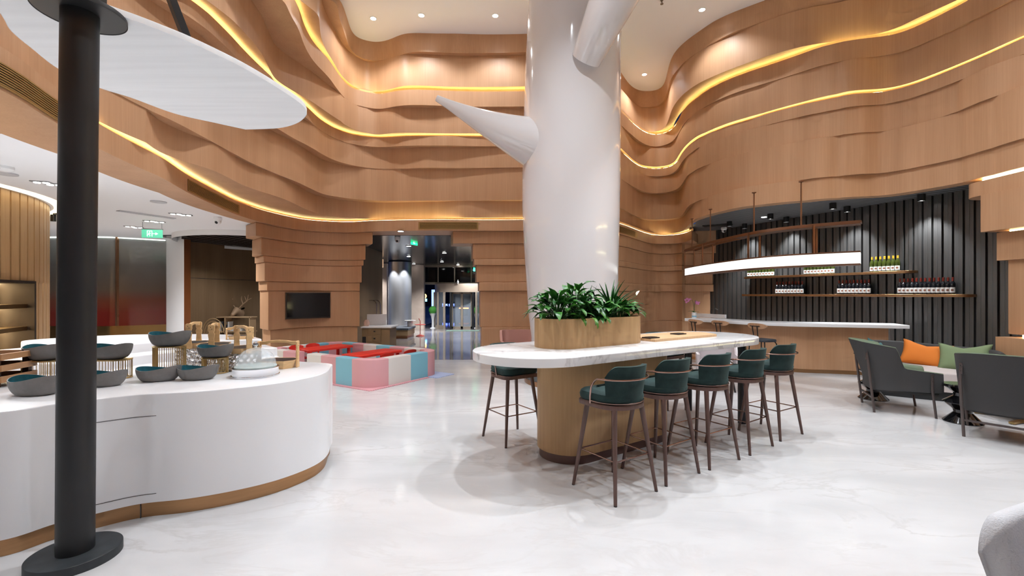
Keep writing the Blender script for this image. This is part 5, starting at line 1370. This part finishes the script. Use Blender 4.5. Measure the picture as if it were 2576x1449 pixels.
def wing_chair(lab):
    """local +y is where the sitter looks; back at -y"""
    t = thing('wing_armchair', lab, 'armchair', (0,0,0), 0, 'dark felt wing chairs')
    # plan path of the shell from right arm front round the back to the left arm front
    half = [(.335,.36),(.345,.15),(.35,-.05),(.34,-.20),(.27,-.31),(.14,-.345),(0,-.355)]
    P = crspline(half+[(-x,y) for x,y in half[-2::-1]],6)
    n = len(P); oc_, ic_ = [], []
    for i,(x,y) in enumerate(P):
        u = abs(-1+2*i/(n-1))            # 1 arm front .. 0 back centre
        # top height: arm, deep notch, wing, back
        if u > .70: top = .552+.045*(1-(u-.70)/.30)
        elif u > .60: s_ = (.70-u)/.10; top = .597+(.865-.597)*(s_*s_*(3-2*s_))**.7
        else: top = .865+.065*(1-(u/.6)**2.5)
        bot = .315-.02*(1-u)
        if u > .93: bot = .315+.0
        lean = .16*max(0,1-u/.6)**.5
        lean2 = .10*max(0,1-abs(u-.52)/.4)
        o_, q_ = [], []
        for j in range(9):
            s = j/8; z = bot+(top-bot)*s; k = max(0,(z-.42)/.5)
            yy = y-lean*k-.02*k; xx = x*(1+.10*k*(u<.66)); 
            nx, ny = x/.36, (y/.36 if y < 0 else 0); l = math.hypot(nx,ny) or 1; th_ = .052
            e = math.sin(PI*min(1,max(.0,s*.94+.06)))**.3 if s < 1 else .25
            if s == 0: e = .5
            o_.append((xx,yy,z)); q_.append((xx-nx/l*th_*e, yy-ny/l*th_*e, z))
        oc_.append(o_); ic_.append(q_)
    mb = MB(); mb.loft([a+b[::-1] for a,b in zip(oc_,ic_)]); mb.build('shell', FELT, t, sharp=60)
    mb = MB(); mb.grid([[Vector(p)+Vector((-p[0]*.012,.004,0)) for p in q] for q in ic_]); mb.build('lining', LIN, t, sharp=70, solid=.006)
    mb = MB(); mb.grid([[Vector(p)*.5+Vector(q)*.5+Vector((0,0,.006+(.004 if k==0 else 0))) for p,q in ((a[-1],b[-1]) for a,b in zip(oc_,ic_))] if False else [Vector(a[-1])*(1-f)+Vector(b[-1])*f+Vector((0,0,.008*math.sin(PI*f)+.002)) for a,b in zip(oc_,ic_)] for k,f in enumerate((.1,.5,.95))]); mb.build('top_piping', LIN, t, sharp=70)
    MB().rprism([(x*.86,y*.86+.02) for x,y in P],.29,.44,.03).build('seat_cushion', LIN, t, sharp=40)
    MB().prism([(x*.9,y*.9) for x,y in P],.275,.30).build('seat_base', FELT, t)
    for sx_ in (-1,1):
        l = MB().tube([(sx_*.362,.24,.53),(sx_*.366,.24,.36),(sx_*.34,.285,.0)],[.012,.014,.013],10).build('leg', CHL, t)
        MB().box(-.014,.014,-.004,.004,-.06,.06).build('leg_plate', CHL, l, (sx_*.366,.24,.49),(0,0,PI/2)); 
        for dz in (-.03,.03): MB().cyl((0,0),.006,-.008,.008,8).build('screw', BLACK, l, (sx_*.368,.24,.49+dz),(0,PI/2,0))
        l = MB().tube([(sx_*.30,-.40,.78),(sx_*.31,-.385,.62),(sx_*.29,-.27-.05,.0+.0)],[.012,.015,.014],10).build('leg', CHL, t)
        MB().box(-.014,.014,-.004,.004,-.06,.06).build('leg_plate', CHL, l, (sx_*.302,-.405,.75),(-.1,0,0))
        for dz in (-.03,.03): MB().cyl((0,0),.006,-.01,.004,8).build('screw', BLACK, l, (sx_*.302,-.408,.75+dz),(PI/2,0,0))
    MB().box(-.29,.29,-.335,-.315,.17,.19).build('stretcher', CHL, t)
    return t
w1 = wing_chair('dark felt wing chair with sage lining, seen from its side in front of the sofa')
f1 = Vector((.90,-.43)); c1 = Vector((5.17,6.0))
w1.location = (c1.x,c1.y,0); w1.rotation_euler = (0,0,math.atan2(f1.y,f1.x)-PI/2)
f2_ = Vector((.80,.60)).normalized(); rt = Vector((f2_.y,-f2_.x))
c2 = Vector((4.94,4.89))+rt*.29+f2_*.30
dup(w1,(c2.x,c2.y,0),math.atan2(f2_.y,f2_.x)-PI/2,'dark felt wing chair seen from behind at the right edge of the lounge')

GB = M('gloss_black', (.004,.004,.005), .05, 0, .6, coat=.6)
def zig(lab, loc, r, h):
    t = thing('zigzag_side_table', lab, 'side table', loc, 0, 'glossy black hourglass side tables')
    MB().lathe([(r,0),(r,.008),(r*.46,h*.26),(r*.5,h*.34),(r*1.0,h*.52),(r*1.0,h*.535),(r*.46,h*.70),(r*.48,h*.79),(r*1.02,h*.97),(r*1.02,h*1.0)],48).build('body', GB, t, sharp=25)
    MB().cyl((0,0),r*1.0,h,h+.006,48).build('top', GB, t)
zig('glossy black hourglass side table between the two wing chairs',(5.47,5.43,0),.185,.452)
zig('glossy black hourglass side table behind the left wing chair',(5.36,6.64,0),.185,.43)
ct = thing('green_coffee_table','low round green topped coffee table with flat brass feet behind right wing chair','coffee table',(6.42,5.50,0))
MB().rprism(circle((0,0),.50,48),.375,.40,.006).build('top', M('green_stone', (.10,.22,.10), .25), ct); MB().cyl((0,0),.502,.365,.378,48).build('rim', BLACKM, ct)
for a in (.3,1.4,2.45,3.5,4.6,5.5): MB().bar((0,0,.02),(.52*math.cos(a),.52*math.sin(a),.02),.05,.025).build('foot', BRASS, ct)
MB().cyl((0,0),.05,.03,.37,20).build('stem', BRASS, ct)

# pale grey chair in the right foreground corner
LG = M('light_grey_fabric', (.50,.50,.52), .85, bump=(160,.35))
fg = thing('light_grey_armchair','pale grey upholstered chair cut off by the bottom right corner','armchair',(1.84,1.46,0),math.atan2(.22,.97))
rows = []
us = sorted(set([-math.cos(PI*k/40) for k in range(41)]))
for u in us:
    x = .33*u; y = .03-.03*u*u
    top_ = .835-.10*(1-math.sqrt(max(0,1-(max(0,abs(u)-.80)/.20)**2)))-.02*abs(u)
    th_ = .060*math.sqrt(max(.02,1-max(0,(abs(u)-.85)/.15)**2))
    sc_x = lambda s: .74+.26*s
    outr = [(x*sc_x(s),y+.06*s,.36+(top_-.36)*s) for s in np.linspace(0,1,10)]
    capr = [(x*.995,y+.06-th_*.5*(1-math.cos(PI*q)),top_+.022*math.sin(PI*q)*(th_/.06)) for q in (.15,.3,.5,.7,.85)]
    innr = [(x*sc_x(s)*.97,y+.06*s-th_,.36+(top_-.36)*s) for s in np.linspace(1,0,10)]
    rows.append(outr+capr+innr)
MB().loft(rows).build('backrest', LG, fg, sharp=70)
MB().tube([(r[4][0]*1.0,r[4][1]+.002,r[4][2]) for r in ()] or [(-.33*(.74+.26*s_)+.022, .03-.03+.06*s_+.004, .36+(.72-.36)*s_) for s_ in np.linspace(0,1,8)],.003,5).build('seam', M('grey_seam', (.42,.42,.44), .9), fg)
MB().rprism(rrect(.56,.55,.1,6,(0,-.20)),.30,.46,.04).build('seat', LG, fg, sharp=40)
for sx_ in (-1,1):
    for sy_ in (-1,1): MB().tube([(sx_*.2,-.2+sy_*.2,.31),(sx_*.24,-.2+sy_*.24,0)],[.02,.012],10).build('leg', LEGW, fg)
EXM = M('lavender_fabric', (.50,.45,.46), .85, bump=(160,.3)); PIP = M('white_piping', (.85,.83,.83), .6)
# lavender armchair seen below the marble table
lv = thing('lavender_armchair','pale mauve armchair with white piping seen under the far end of the marble table','armchair',(3.36,7.35,0),-.35)
hp = [(.30,-.28),(.31,-.02),(.30,.16),(.22,.26),(0,.29)]
P = crspline(hp+[(-x,y) for x,y in hp[-2::-1]],6); rows = []; rim_ = []
for i,(x,y) in enumerate(P):
    u = abs(-1+2*i/(len(P)-1)); top_ = .58 if u > .66 else .58+.15*min(1,(.66-u)/.10)
    rows.append([(x,y,.30),(x*1.03,y*1.03,top_),(x*.88,y*.88,top_),(x*.86,y*.86,.30)]); rim_.append((x*1.0,y*1.0,top_+.004))
MB().loft(rows).build('shell', EXM, lv, sharp=40); MB().tube(rim_,.008,6).build('piping', PIP, lv)
MB().rprism(rrect(.5,.48,.08,5,(0,-.04)),.32,.46,.03).build('seat', EXM, lv); MB().rprism(rrect(.52,.5,.08,5,(0,-.03)),.27,.31,.005).build('seat_base', BLACKM, lv)
for sx_ in (-1,1):
    for sy_ in (-1,1): MB().tube([(sx_*.2,sy_*.18,.28),(sx_*.25,sy_*.23,0)],.014,8).build('leg', BLACK, lv)
# pink swivel chair behind the table
PK = M('dusty_pink', (.52,.28,.24), .85, bump=(160,.3))
pk = thing('pink_swivel_chair','dusty pink tub chair on a bronze disc base behind the marble table','armchair',(.16,9.75,0),.1)
rows = []
for i,(x,y) in enumerate(P):
    u = abs(-1+2*i/(len(P)-1)); top_ = .54+.21*min(1,max(0,(.75-u)/.22)); k_ = 1.25
    rows.append([(x*.95*k_,y*.95*k_,.32),(x*1.08*k_,y*1.12*k_,top_),(x*.95*k_,y*.98*k_,top_),(x*.82*k_,y*.82*k_,.32)])
MB().loft(rows).build('shell', PK, pk, sharp=40); MB().rprism(rrect(.6,.56,.1,5,(0,-.04)),.30,.45,.03).build('seat', PK, pk)
MB().cyl((0,0),.03,.03,.31,14).build('stem', BRONZE, pk); MB().lathe([(.30,0),(.30,.012),(.05,.03)],32).build('disc_base', BRONZE, pk)
# ================================================================== soft play pen
PN = Vector((-2.28,7.22)); PA = Vector((-.848,.530)); PB = Vector((.530,.848)); LA, LBb, RC, HT, WT = 3.15, 1.75, .36, .46, .19
def pp(a, b): q = PN+PA*a+PB*b; return (q.x,q.y)
PINK = M('pink_vinyl', (.62,.32,.34), .5, 0, .4); BLUE = M('blue_vinyl', (.20,.46,.57), .5, 0, .4); WHT = M('cream_vinyl', (.66,.63,.60), .5, 0, .4)
CM = dict(pink=PINK, blue=BLUE, white=WHT)
# path around the rounded rectangle measured from the near corner; side a first
def path_side(side, t):
    """outer and inner point of the wall on a side at distance t from its first corner"""
    L = LA if side in ('a','c') else LBb
    def loc(u, w):   # u along, w inward
        if side == 'a': return pp(u,w)
        if side == 'b': return pp(w,u)
        if side == 'c': return pp(u,LBb-w)
        return pp(LA-w,u)
    return loc(t,0), loc(t,WT)
def corner(which, n=8):
    """outer / inner arcs of a rounded corner"""
    cx_, cy_ = {'near':(RC,RC),'right':(RC,LBb-RC),'back':(LA-RC,LBb-RC),'left':(LA-RC,RC)}[which]
    a0 = {'near':PI,'right':PI/2,'back':0,'left':1.5*PI}[which]
    o, i = [], []
    for k in range(n+1):
        a = a0+PI/2*k/n
        o.append((cx_+RC*math.cos(a), cy_+RC*math.sin(a))); i.append((cx_+(RC-WT)*math.cos(a), cy_+(RC-WT)*math.sin(a)))
    return o, i
def block(col, lab, outer, inner):
    poly = outer+inner[::-1]; xs = sum(p[0] for p in poly)/len(poly); ys = sum(p[1] for p in poly)/len(poly)
    W_ = [pp(*p) for p in poly]; c = pp(xs,ys)
    o = MB().rprism([(x-c[0],y-c[1]) for x,y in W_] if sum(W_[k][0]*W_[(k+1)%len(W_)][1]-W_[(k+1)%len(W_)][0]*W_[k][1] for k in range(len(W_)))>0 else [(x-c[0],y-c[1]) for x,y in W_[::-1]], 0, HT, .016).build('soft_fence_block', CM[col], None, (c[0],c[1],.013), sharp=30)
    tag(o, lab, 'play fence block', 'padded fence blocks round the play pen')
def straight(side, t0, t1, col, lab):
    if side == 'a': block(col,lab,[(t0,0),(t1,0)],[(t0,WT),(t1,WT)])
    if side == 'b': block(col,lab,[(0,t0),(0,t1)],[(WT,t0),(WT,t1)])
    if side == 'c': block(col,lab,[(t0,LBb),(t1,LBb)],[(t0,LBb-WT),(t1,LBb-WT)])
    if side == 'd': block(col,lab,[(LA,t0),(LA,t1)],[(LA-WT,t0),(LA-WT,t1)])
def cblock(which, col, lab, ex=.0, ey=.0):
    o, i = corner(which); 
    if which == 'near': o = [(0,RC+ey)]+o+[(RC+ex,0)]; i = [(WT,RC+ey)]+i+[(RC+ex,WT)]
    if which == 'right': o = [(RC+ex,LBb)]+o+[(0,LBb-RC-ey)]; i = [(RC+ex,LBb-WT)]+i+[(WT,LBb-RC-ey)]
    if which == 'back': o = [(LA,LBb-RC-ey)]+o+[(LA-RC-ex,LBb)]; i = [(LA-WT,LBb-RC-ey)]+i+[(LA-RC-ex,LBb-WT)]
    if which == 'left': o = [(LA-RC-ex,0)]+o+[(LA,RC+ey)]; i = [(LA-RC-ex,WT)]+i+[(LA-WT,RC+ey)]
    block(col,lab,o,i)
cblock('near','pink','pink rounded padded block at the nearest corner of the play pen',.10,.02)
for t0,t1,c,l in ((.46,.88,'blue','blue padded block left of the nearest pink corner'),(.88,1.29,'pink','pink padded block on the front side between blue and white'),(1.29,1.70,'white','white padded block at the right side of the pen entrance'),(2.06,2.45,'pink','pink padded block at the left side of the pen entrance'),(2.45,2.76,'white','white padded block on the front side by the left corner')):
    straight('a',t0,t1,c,l)
cblock('left','pink','pink rounded padded block at the left corner, partly behind the bamboo tray',.03,.03)
for t0,t1,c,l in ((.38,.90,'white','white padded block on the short right side of the pen'),(.90,1.335,'blue','blue padded block on the short right side of the pen')):
    straight('b',t0,t1,c,l)
cblock('right','pink','pink rounded padded block at the right corner of the play pen',.06,.055)
for k,(t0,t1,c) in enumerate(((.42,.84,'white'),(.84,1.26,'pink'),(1.26,1.66,'blue'),(1.66,2.06,'white'),(2.06,2.42,'pink'),(2.42,2.76,'blue'))):
    straight('c',t0,t1,c,'%s padded block on the back side of the pen, %s from the right corner' % (c,ORD[k]))
cblock('back','pink','pink rounded padded block at the far back corner of the play pen',.03,.03)
for t0,t1,c in ((.39,.87,'white'),(.87,1.36,'blue')):
    straight('d',t0,t1,c,'%s padded block on the short left side of the pen' % c)
# foam mats with toothed edges
def toothed(a0,a1,b0,b1,amp=.02,st_=.045):
    P = []
    def run(p,q):
        n = max(2,int(math.dist(p,q)/st_)); d = Vector((q[0]-p[0],q[1]-p[1])).normalized(); nn = Vector((d.y,-d.x))
        for k in range(n):
            for f in (0,.3,.5,.8):
                s = (k+f)/n; h = amp if f in (.3,.5) else 0
                P.append((p[0]+(q[0]-p[0])*s+nn.x*h, p[1]+(q[1]-p[1])*s+nn.y*h))
    run((a0,b0),(a1,b0)); run((a1,b0),(a1,b1)); run((a1,b1),(a0,b1)); run((a0,b1),(a0,b0)); return [pp(*p) for p in P]
tag(MB().prism(toothed(-.06,LA-.02,-.06,1.30),.0,.012).build('play_mat', M('pink_foam', (.60,.30,.33), .8), None), 'pink foam puzzle mat with toothed rim under the front of the play pen', 'play mat')
tag(MB().prism(toothed(-.22,LA-.02,1.345,LBb+.08),.0,.012).build('play_mat', M('lilac_foam', (.36,.42,.60), .8), None), 'lilac blue foam puzzle mat showing at the right corner of the play pen', 'play mat')
# red tables and chairs
REDP = M('red_plastic', (.68,.035,.022), .4, 0, .45)
def kid_table(lab, c, rz, L=1.06, W=.50):
    t = thing('red_kids_table', lab, "children's table", (*c,.013), rz, 'red tables in the play pen')
    MB().rprism(rrect(L,W,.05,5),.40,.445,.012).build('tabletop', REDP, t)
    for sx_ in (-1,1):
        for sy_ in (-1,1): MB().rprism(rrect(.06,.06,.02,3,(sx_*(L/2-.08),sy_*(W/2-.07))),0,.40,.005).build('leg', REDP, t)
    return t
k0 = kid_table('front red plastic table in the play pen',pp(.80,.93) if False else (-2.63,8.47),math.atan2(PB.y,PB.x))
dup(k0,(-3.88,9.28,.013),math.atan2(PB.y,PB.x),'back red plastic table in the play pen')
def kid_chair(lab, c, rz):
    t = thing('red_kids_chair', lab, "children's chair", (*c,.013), rz, 'red chairs in the play pen')
    MB().rprism(rrect(.30,.29,.06,5),.235,.26,.008).build('seat', REDP, t)
    rows = []
    for k in range(13):
        u = -1+2*k/12; x = .155*u; y = -.15+.03*u*u; h = .50-.03*abs(u)**3
        rows.append([(x,y-.03,h),(x,y-.014,h),(x*.95,y+.012,.36),(x*.95,y-.006,.36)])
    mb = MB().loft(rows); mb.bar((-.12,-.13,.36),(-.12,-.11,.25),.03,.02); mb.bar((.12,-.13,.36),(.12,-.11,.25),.03,.02); mb.build('backrest', REDP, t)
    for sx_ in (-1,1):
        for sy_ in (-1,1): MB().tube([(sx_*.12,sy_*.11,.24),(sx_*.145,sy_*.14,0)],.016,8).build('leg', REDP, t)
    return t
rb = math.atan2(PB.y,PB.x)
h0 = kid_chair('red chair on the near right side of the front red table',(-2.33,8.00),rb)
dup(h0,(-2.03,8.48,.013),rb,'red chair on the far right side of the front red table')
dup(h0,(-4.28,9.05,.013),rb+PI,'red chair at the left side of the back red table, nearer the entrance')
dup(h0,(-4.08,9.36,.013),rb+PI,'red chair at the left side of the back red table, nearer the television')

# ================================================================== television on the wooden pier
i7 = th_at(R['E0']+.31,717,i_tv0,i_tv1); i8 = th_at(R['E0']+.31,829,i_tv0,i_tv1)
tv0 = Vector(pt(i7,R['E0'][i7]+.31,0)[:2]); tv1 = Vector(pt(i8,R['E0'][i8]+.31,0)[:2]); td = (tv1-tv0).normalized(); tnr = Vector((td.y,-td.x))
mid = (tv0+tv1)/2+tnr*.03; wv = (tv1-tv0).length; hv = .60
tv = thing('wall_television','black flat television recessed in the stepped wooden pier','television',(mid.x,mid.y,1.55-30/1126*10.0-.0),math.atan2(td.y,td.x))
MB().box(-wv/2,wv/2,-.01,.12,-hv/2,hv/2).build('frame', M('tv_frame', (.02,.018,.017), .35), tv, bevel=.003)
MB().box(-wv/2+.018,wv/2-.018,-.014,-.01,-hv/2+.028,hv/2-.018).build('screen', M('tv_screen', (.003,.003,.004), .08, 0, .5), tv)
MB().box(-wv/2-.012,wv/2+.012,.005,.35,-hv/2-.012,hv/2+.012).build('recess_frame', M('recess_oak', (.16,.09,.05), .5), tv)

# ================================================================== brass air vents on the lowest band
def vent(lab, px0, px1, z0, z1, th0, th1, cell=0, y_hint=None):
    """grille that follows the curved band between two columns of the photo"""
    r = R['E0']; i0, i1 = sorted((int(np.argmin(abs(TH-th0))), int(np.argmin(abs(TH-th1)))))
    a, b = sorted((th_at(r,px0,i0,i1), th_at(r,px1,i0,i1)))
    t = thing('air_vent', lab, 'air vent', pt((a+b)//2, r[(a+b)//2], z0)); o = Vector(t.location)
    def rib(i0_,i1_,za,zb_,off,mb): 
        mb.loft([[Vector(pt(i,r[i]-off,za))-o, Vector(pt(i,r[i]-off,zb_))-o, Vector(pt(i,r[i]+.012,zb_))-o, Vector(pt(i,r[i]+.012,za))-o] for i in range(i0_,i1_+1)])
    mb = MB(); rib(a,b,z0-.012,z0,.012,mb); rib(a,b,z1,z1+.012,.012,mb); e = max(1,(b-a)//60)
    rib(a,a+e,z0,z1,.012,mb); rib(b-e,b,z0,z1,.012,mb); mb.build('frame', GOLDV, t)
    mb = MB(); rib(a,b,z0,z1,.002,mb); mb.build('backing', GRILLD, t)
    mb = MB(); n = 8
    for k in range(n): z = z0+(z1-z0)*(k+.5)/n; rib(a,b,z-.0045,z+.0045,.009,mb)
    mb.build('louvres', GOLDV, t)
def th_of(x,y): return polar((x,y))[0]
za, zb_ = ZE['E0']+.045, ZE['E0']+.185
vent('long brass air vent on the wooden band left of the black column',-20,146,za-.01,zb_,th_of(-3.5,2.6),th_of(-4.0,4.2))
vent('brass air vent on the wooden band above the exit sign',472,602,za-.01,zb_,th_of(-4.3,5.2),th_of(-5.2,9.0))
vent('brass air vent on the wooden band above the lobby opening',1054,1203,za,zb_,th_of(-2.6,10.4),th_of(-.3,10.4))
vent('small curved brass air vent just right of the white tree column',1545,1603,za,zb_,th_of(1.9,10.4),th_of(3.6,12.6))

# ================================================================== downlights in the high ceiling
for k,(px,py) in enumerate([(939,46),(1060,38),(1246,39),(1766,24),(1621,187)]):
    p = atz(px,py,ZE['E9']); nm = ['leftmost of three left of the tree column','middle of the three left of the tree column','right of the three left of the tree column','near the front curve right of the tree column','deep in the ceiling recess right of the tree column'][k]
    t = thing('ceiling_downlight','round downlight in the high ceiling, '+nm,'ceiling light',(p[0],p[1],ZE['E9']),0,'downlights in the high ceiling')
    MB().lathe([(.075,0),(.075,-.006),(.058,-.010),(.055,-.002)],24).build('trim', WPL, t); MB().cyl((0,0),.056,-.006,-.003,20).build('lamp', emat('downlight_lamp', (1,.99,.97), 40) if k == 0 else bpy.data.materials['downlight_lamp'], t)
p = atz(1665,6,ZE['E9']-.05); t = thing('sprinkler_head','small dark sprinkler head in the high ceiling right of the tree column','sprinkler',(p[0],p[1],ZE['E9']))
SPK = M('sprinkler_metal', (.20,.17,.15), .4, .7); MB().lathe([(.03,0),(.03,-.012),(.012,-.014),(.012,-.05)],14).build('body', SPK, t); MB().cyl((0,0),.03,-.085,-.08,12).build('deflector', SPK, t); MB().tube([(-.012,0,-.05),(-.02,0,-.065),(0,0,-.082)],.003,5).tube([(.012,0,-.05),(.02,0,-.065),(0,0,-.082)],.003,5).build('arms', SPK, t)
# ------------------------------------------------------------------ lights
def spot(name, loc, power, ang=110, blend=.6, rad=.08, col=(.88,.94,1), aim=None):
    l = bpy.data.lights.new(name,'SPOT'); l.energy = power; l.spot_size = math.radians(ang); l.spot_blend = blend; l.shadow_soft_size = rad; l.color = col
    o = bpy.data.objects.new(name,l); COL.objects.link(o); o.location = loc
    if aim is not None:
        o.rotation_euler = (Vector(aim)-Vector(loc)).to_track_quat('-Z','Y').to_euler()
    return o
def area(name, loc, sx, sy, power, col=(.88,.94,1), rot=(0,0,0)):
    l = bpy.data.lights.new(name,'AREA'); l.shape = 'RECTANGLE'; l.size = sx; l.size_y = sy; l.energy = power; l.color = col
    o = bpy.data.objects.new(name,l); COL.objects.link(o); o.location = loc; o.rotation_euler = rot
    return o
ZC = ZE['E9']
for x,y,p in [(-2.3,1.2,230),(.6,.9,230),(3.4,1.4,230),(5.6,2.6,230),(-2.4,4.2,230),(.55,4.9,380),(2.3,5.7,340),(3.6,4.2,230),(5.7,5.0,230),(-2.6,6.4,170),(4.3,6.6,200)]:
    spot('downlight', (x,y,ZC-.03), p*1.2, 120, .9, .07)
for px,py in [(939,46),(1060,38),(1246,39),(1766,24),(1621,187)]:
    p = atz(px,py,ZC)
    spot('downlight', (p[0],p[1],ZC-.03), 95, 128, .5, .05)
for x,y in [(-7,3),(-7.5,7),(-6.8,9.6),(-9.5,9.3),(-7.6,12.3),(-6,0.5),(-12,9),(-6.3,13.2),(-5.35,4.7)]:
    spot('cafe_light', (x,y,zl-(.03 if y < 12 else .3)), 220 if y < 12 else 70, 140, .9, .05, (.93,.96,1))  # pair under the oval recess hangs free, added to brighten the brown wall
# bar: cylinder spots wash the fluted wall
for px,yt_ in [(1873,563),(1978,546),(2131,519),(2318,489),(1835,557),(1938,538),(2095,511)]:
    p = atz(px,yt_,zc); w_ = Vector((p[0],p[1])); s_ = (w_-fa).dot(fd); q = wpt(s_,.05)
    spot('bar_spot', (p[0],p[1],zc-.13), 130, 85, .7, .03, (.92,.97,1), (q[0]*.75+p[0]*.25,q[1]*.75+p[1]*.25,.9))
# lobby
for x,y,p in [(-2.6,13.2,150),(-1.0,14.5,150),(-3.2,16.5,220),(-1.6,17.4,220),(-1.6,19.2,260),(-3.4,18.3,260),(-6.2,18.4,260)]:
    spot('lobby_downlight', (x,y,zlb(y)-.05), p, 120, .6, .05, (.95,.97,1))
for dx_,dy_ in ((-.25,-.75),(.45,-.62)):
    spot('lobby_column_spot', (cx_+dx_,cy_+dy_,ZLB-.03), 260, 75, .5, .03, (.95,.97,1), (cx_+dx_*.62,cy_+dy_*.62,0))
wd = bpy.data.worlds.new('night'); SC.world = wd; wd.use_nodes = True
bg = wd.node_tree.nodes['Background']; bg.inputs[0].default_value = (.03,.08,.30,1); bg.inputs[1].default_value = .5
SC.view_settings.view_transform = 'Standard'; SC.view_settings.look = 'None'; SC.view_settings.gamma = 1; SC.view_settings.exposure = .53
SC.view_settings.use_curve_mapping = False
SC.cycles.use_denoising = True
SC.cycles.max_bounces = 6; SC.cycles.diffuse_bounces = 4; SC.cycles.glossy_bounces = 3; SC.cycles.transmission_bounces = 4; SC.cycles.transparent_max_bounces = 8
SC.cycles.use_adaptive_sampling = True; SC.cycles.adaptive_threshold = .1; SC.cycles.adaptive_min_samples = 12
SC.cycles.sample_clamp_indirect = 6
SC.cycles.caustics_reflective = False; SC.cycles.caustics_refractive = False
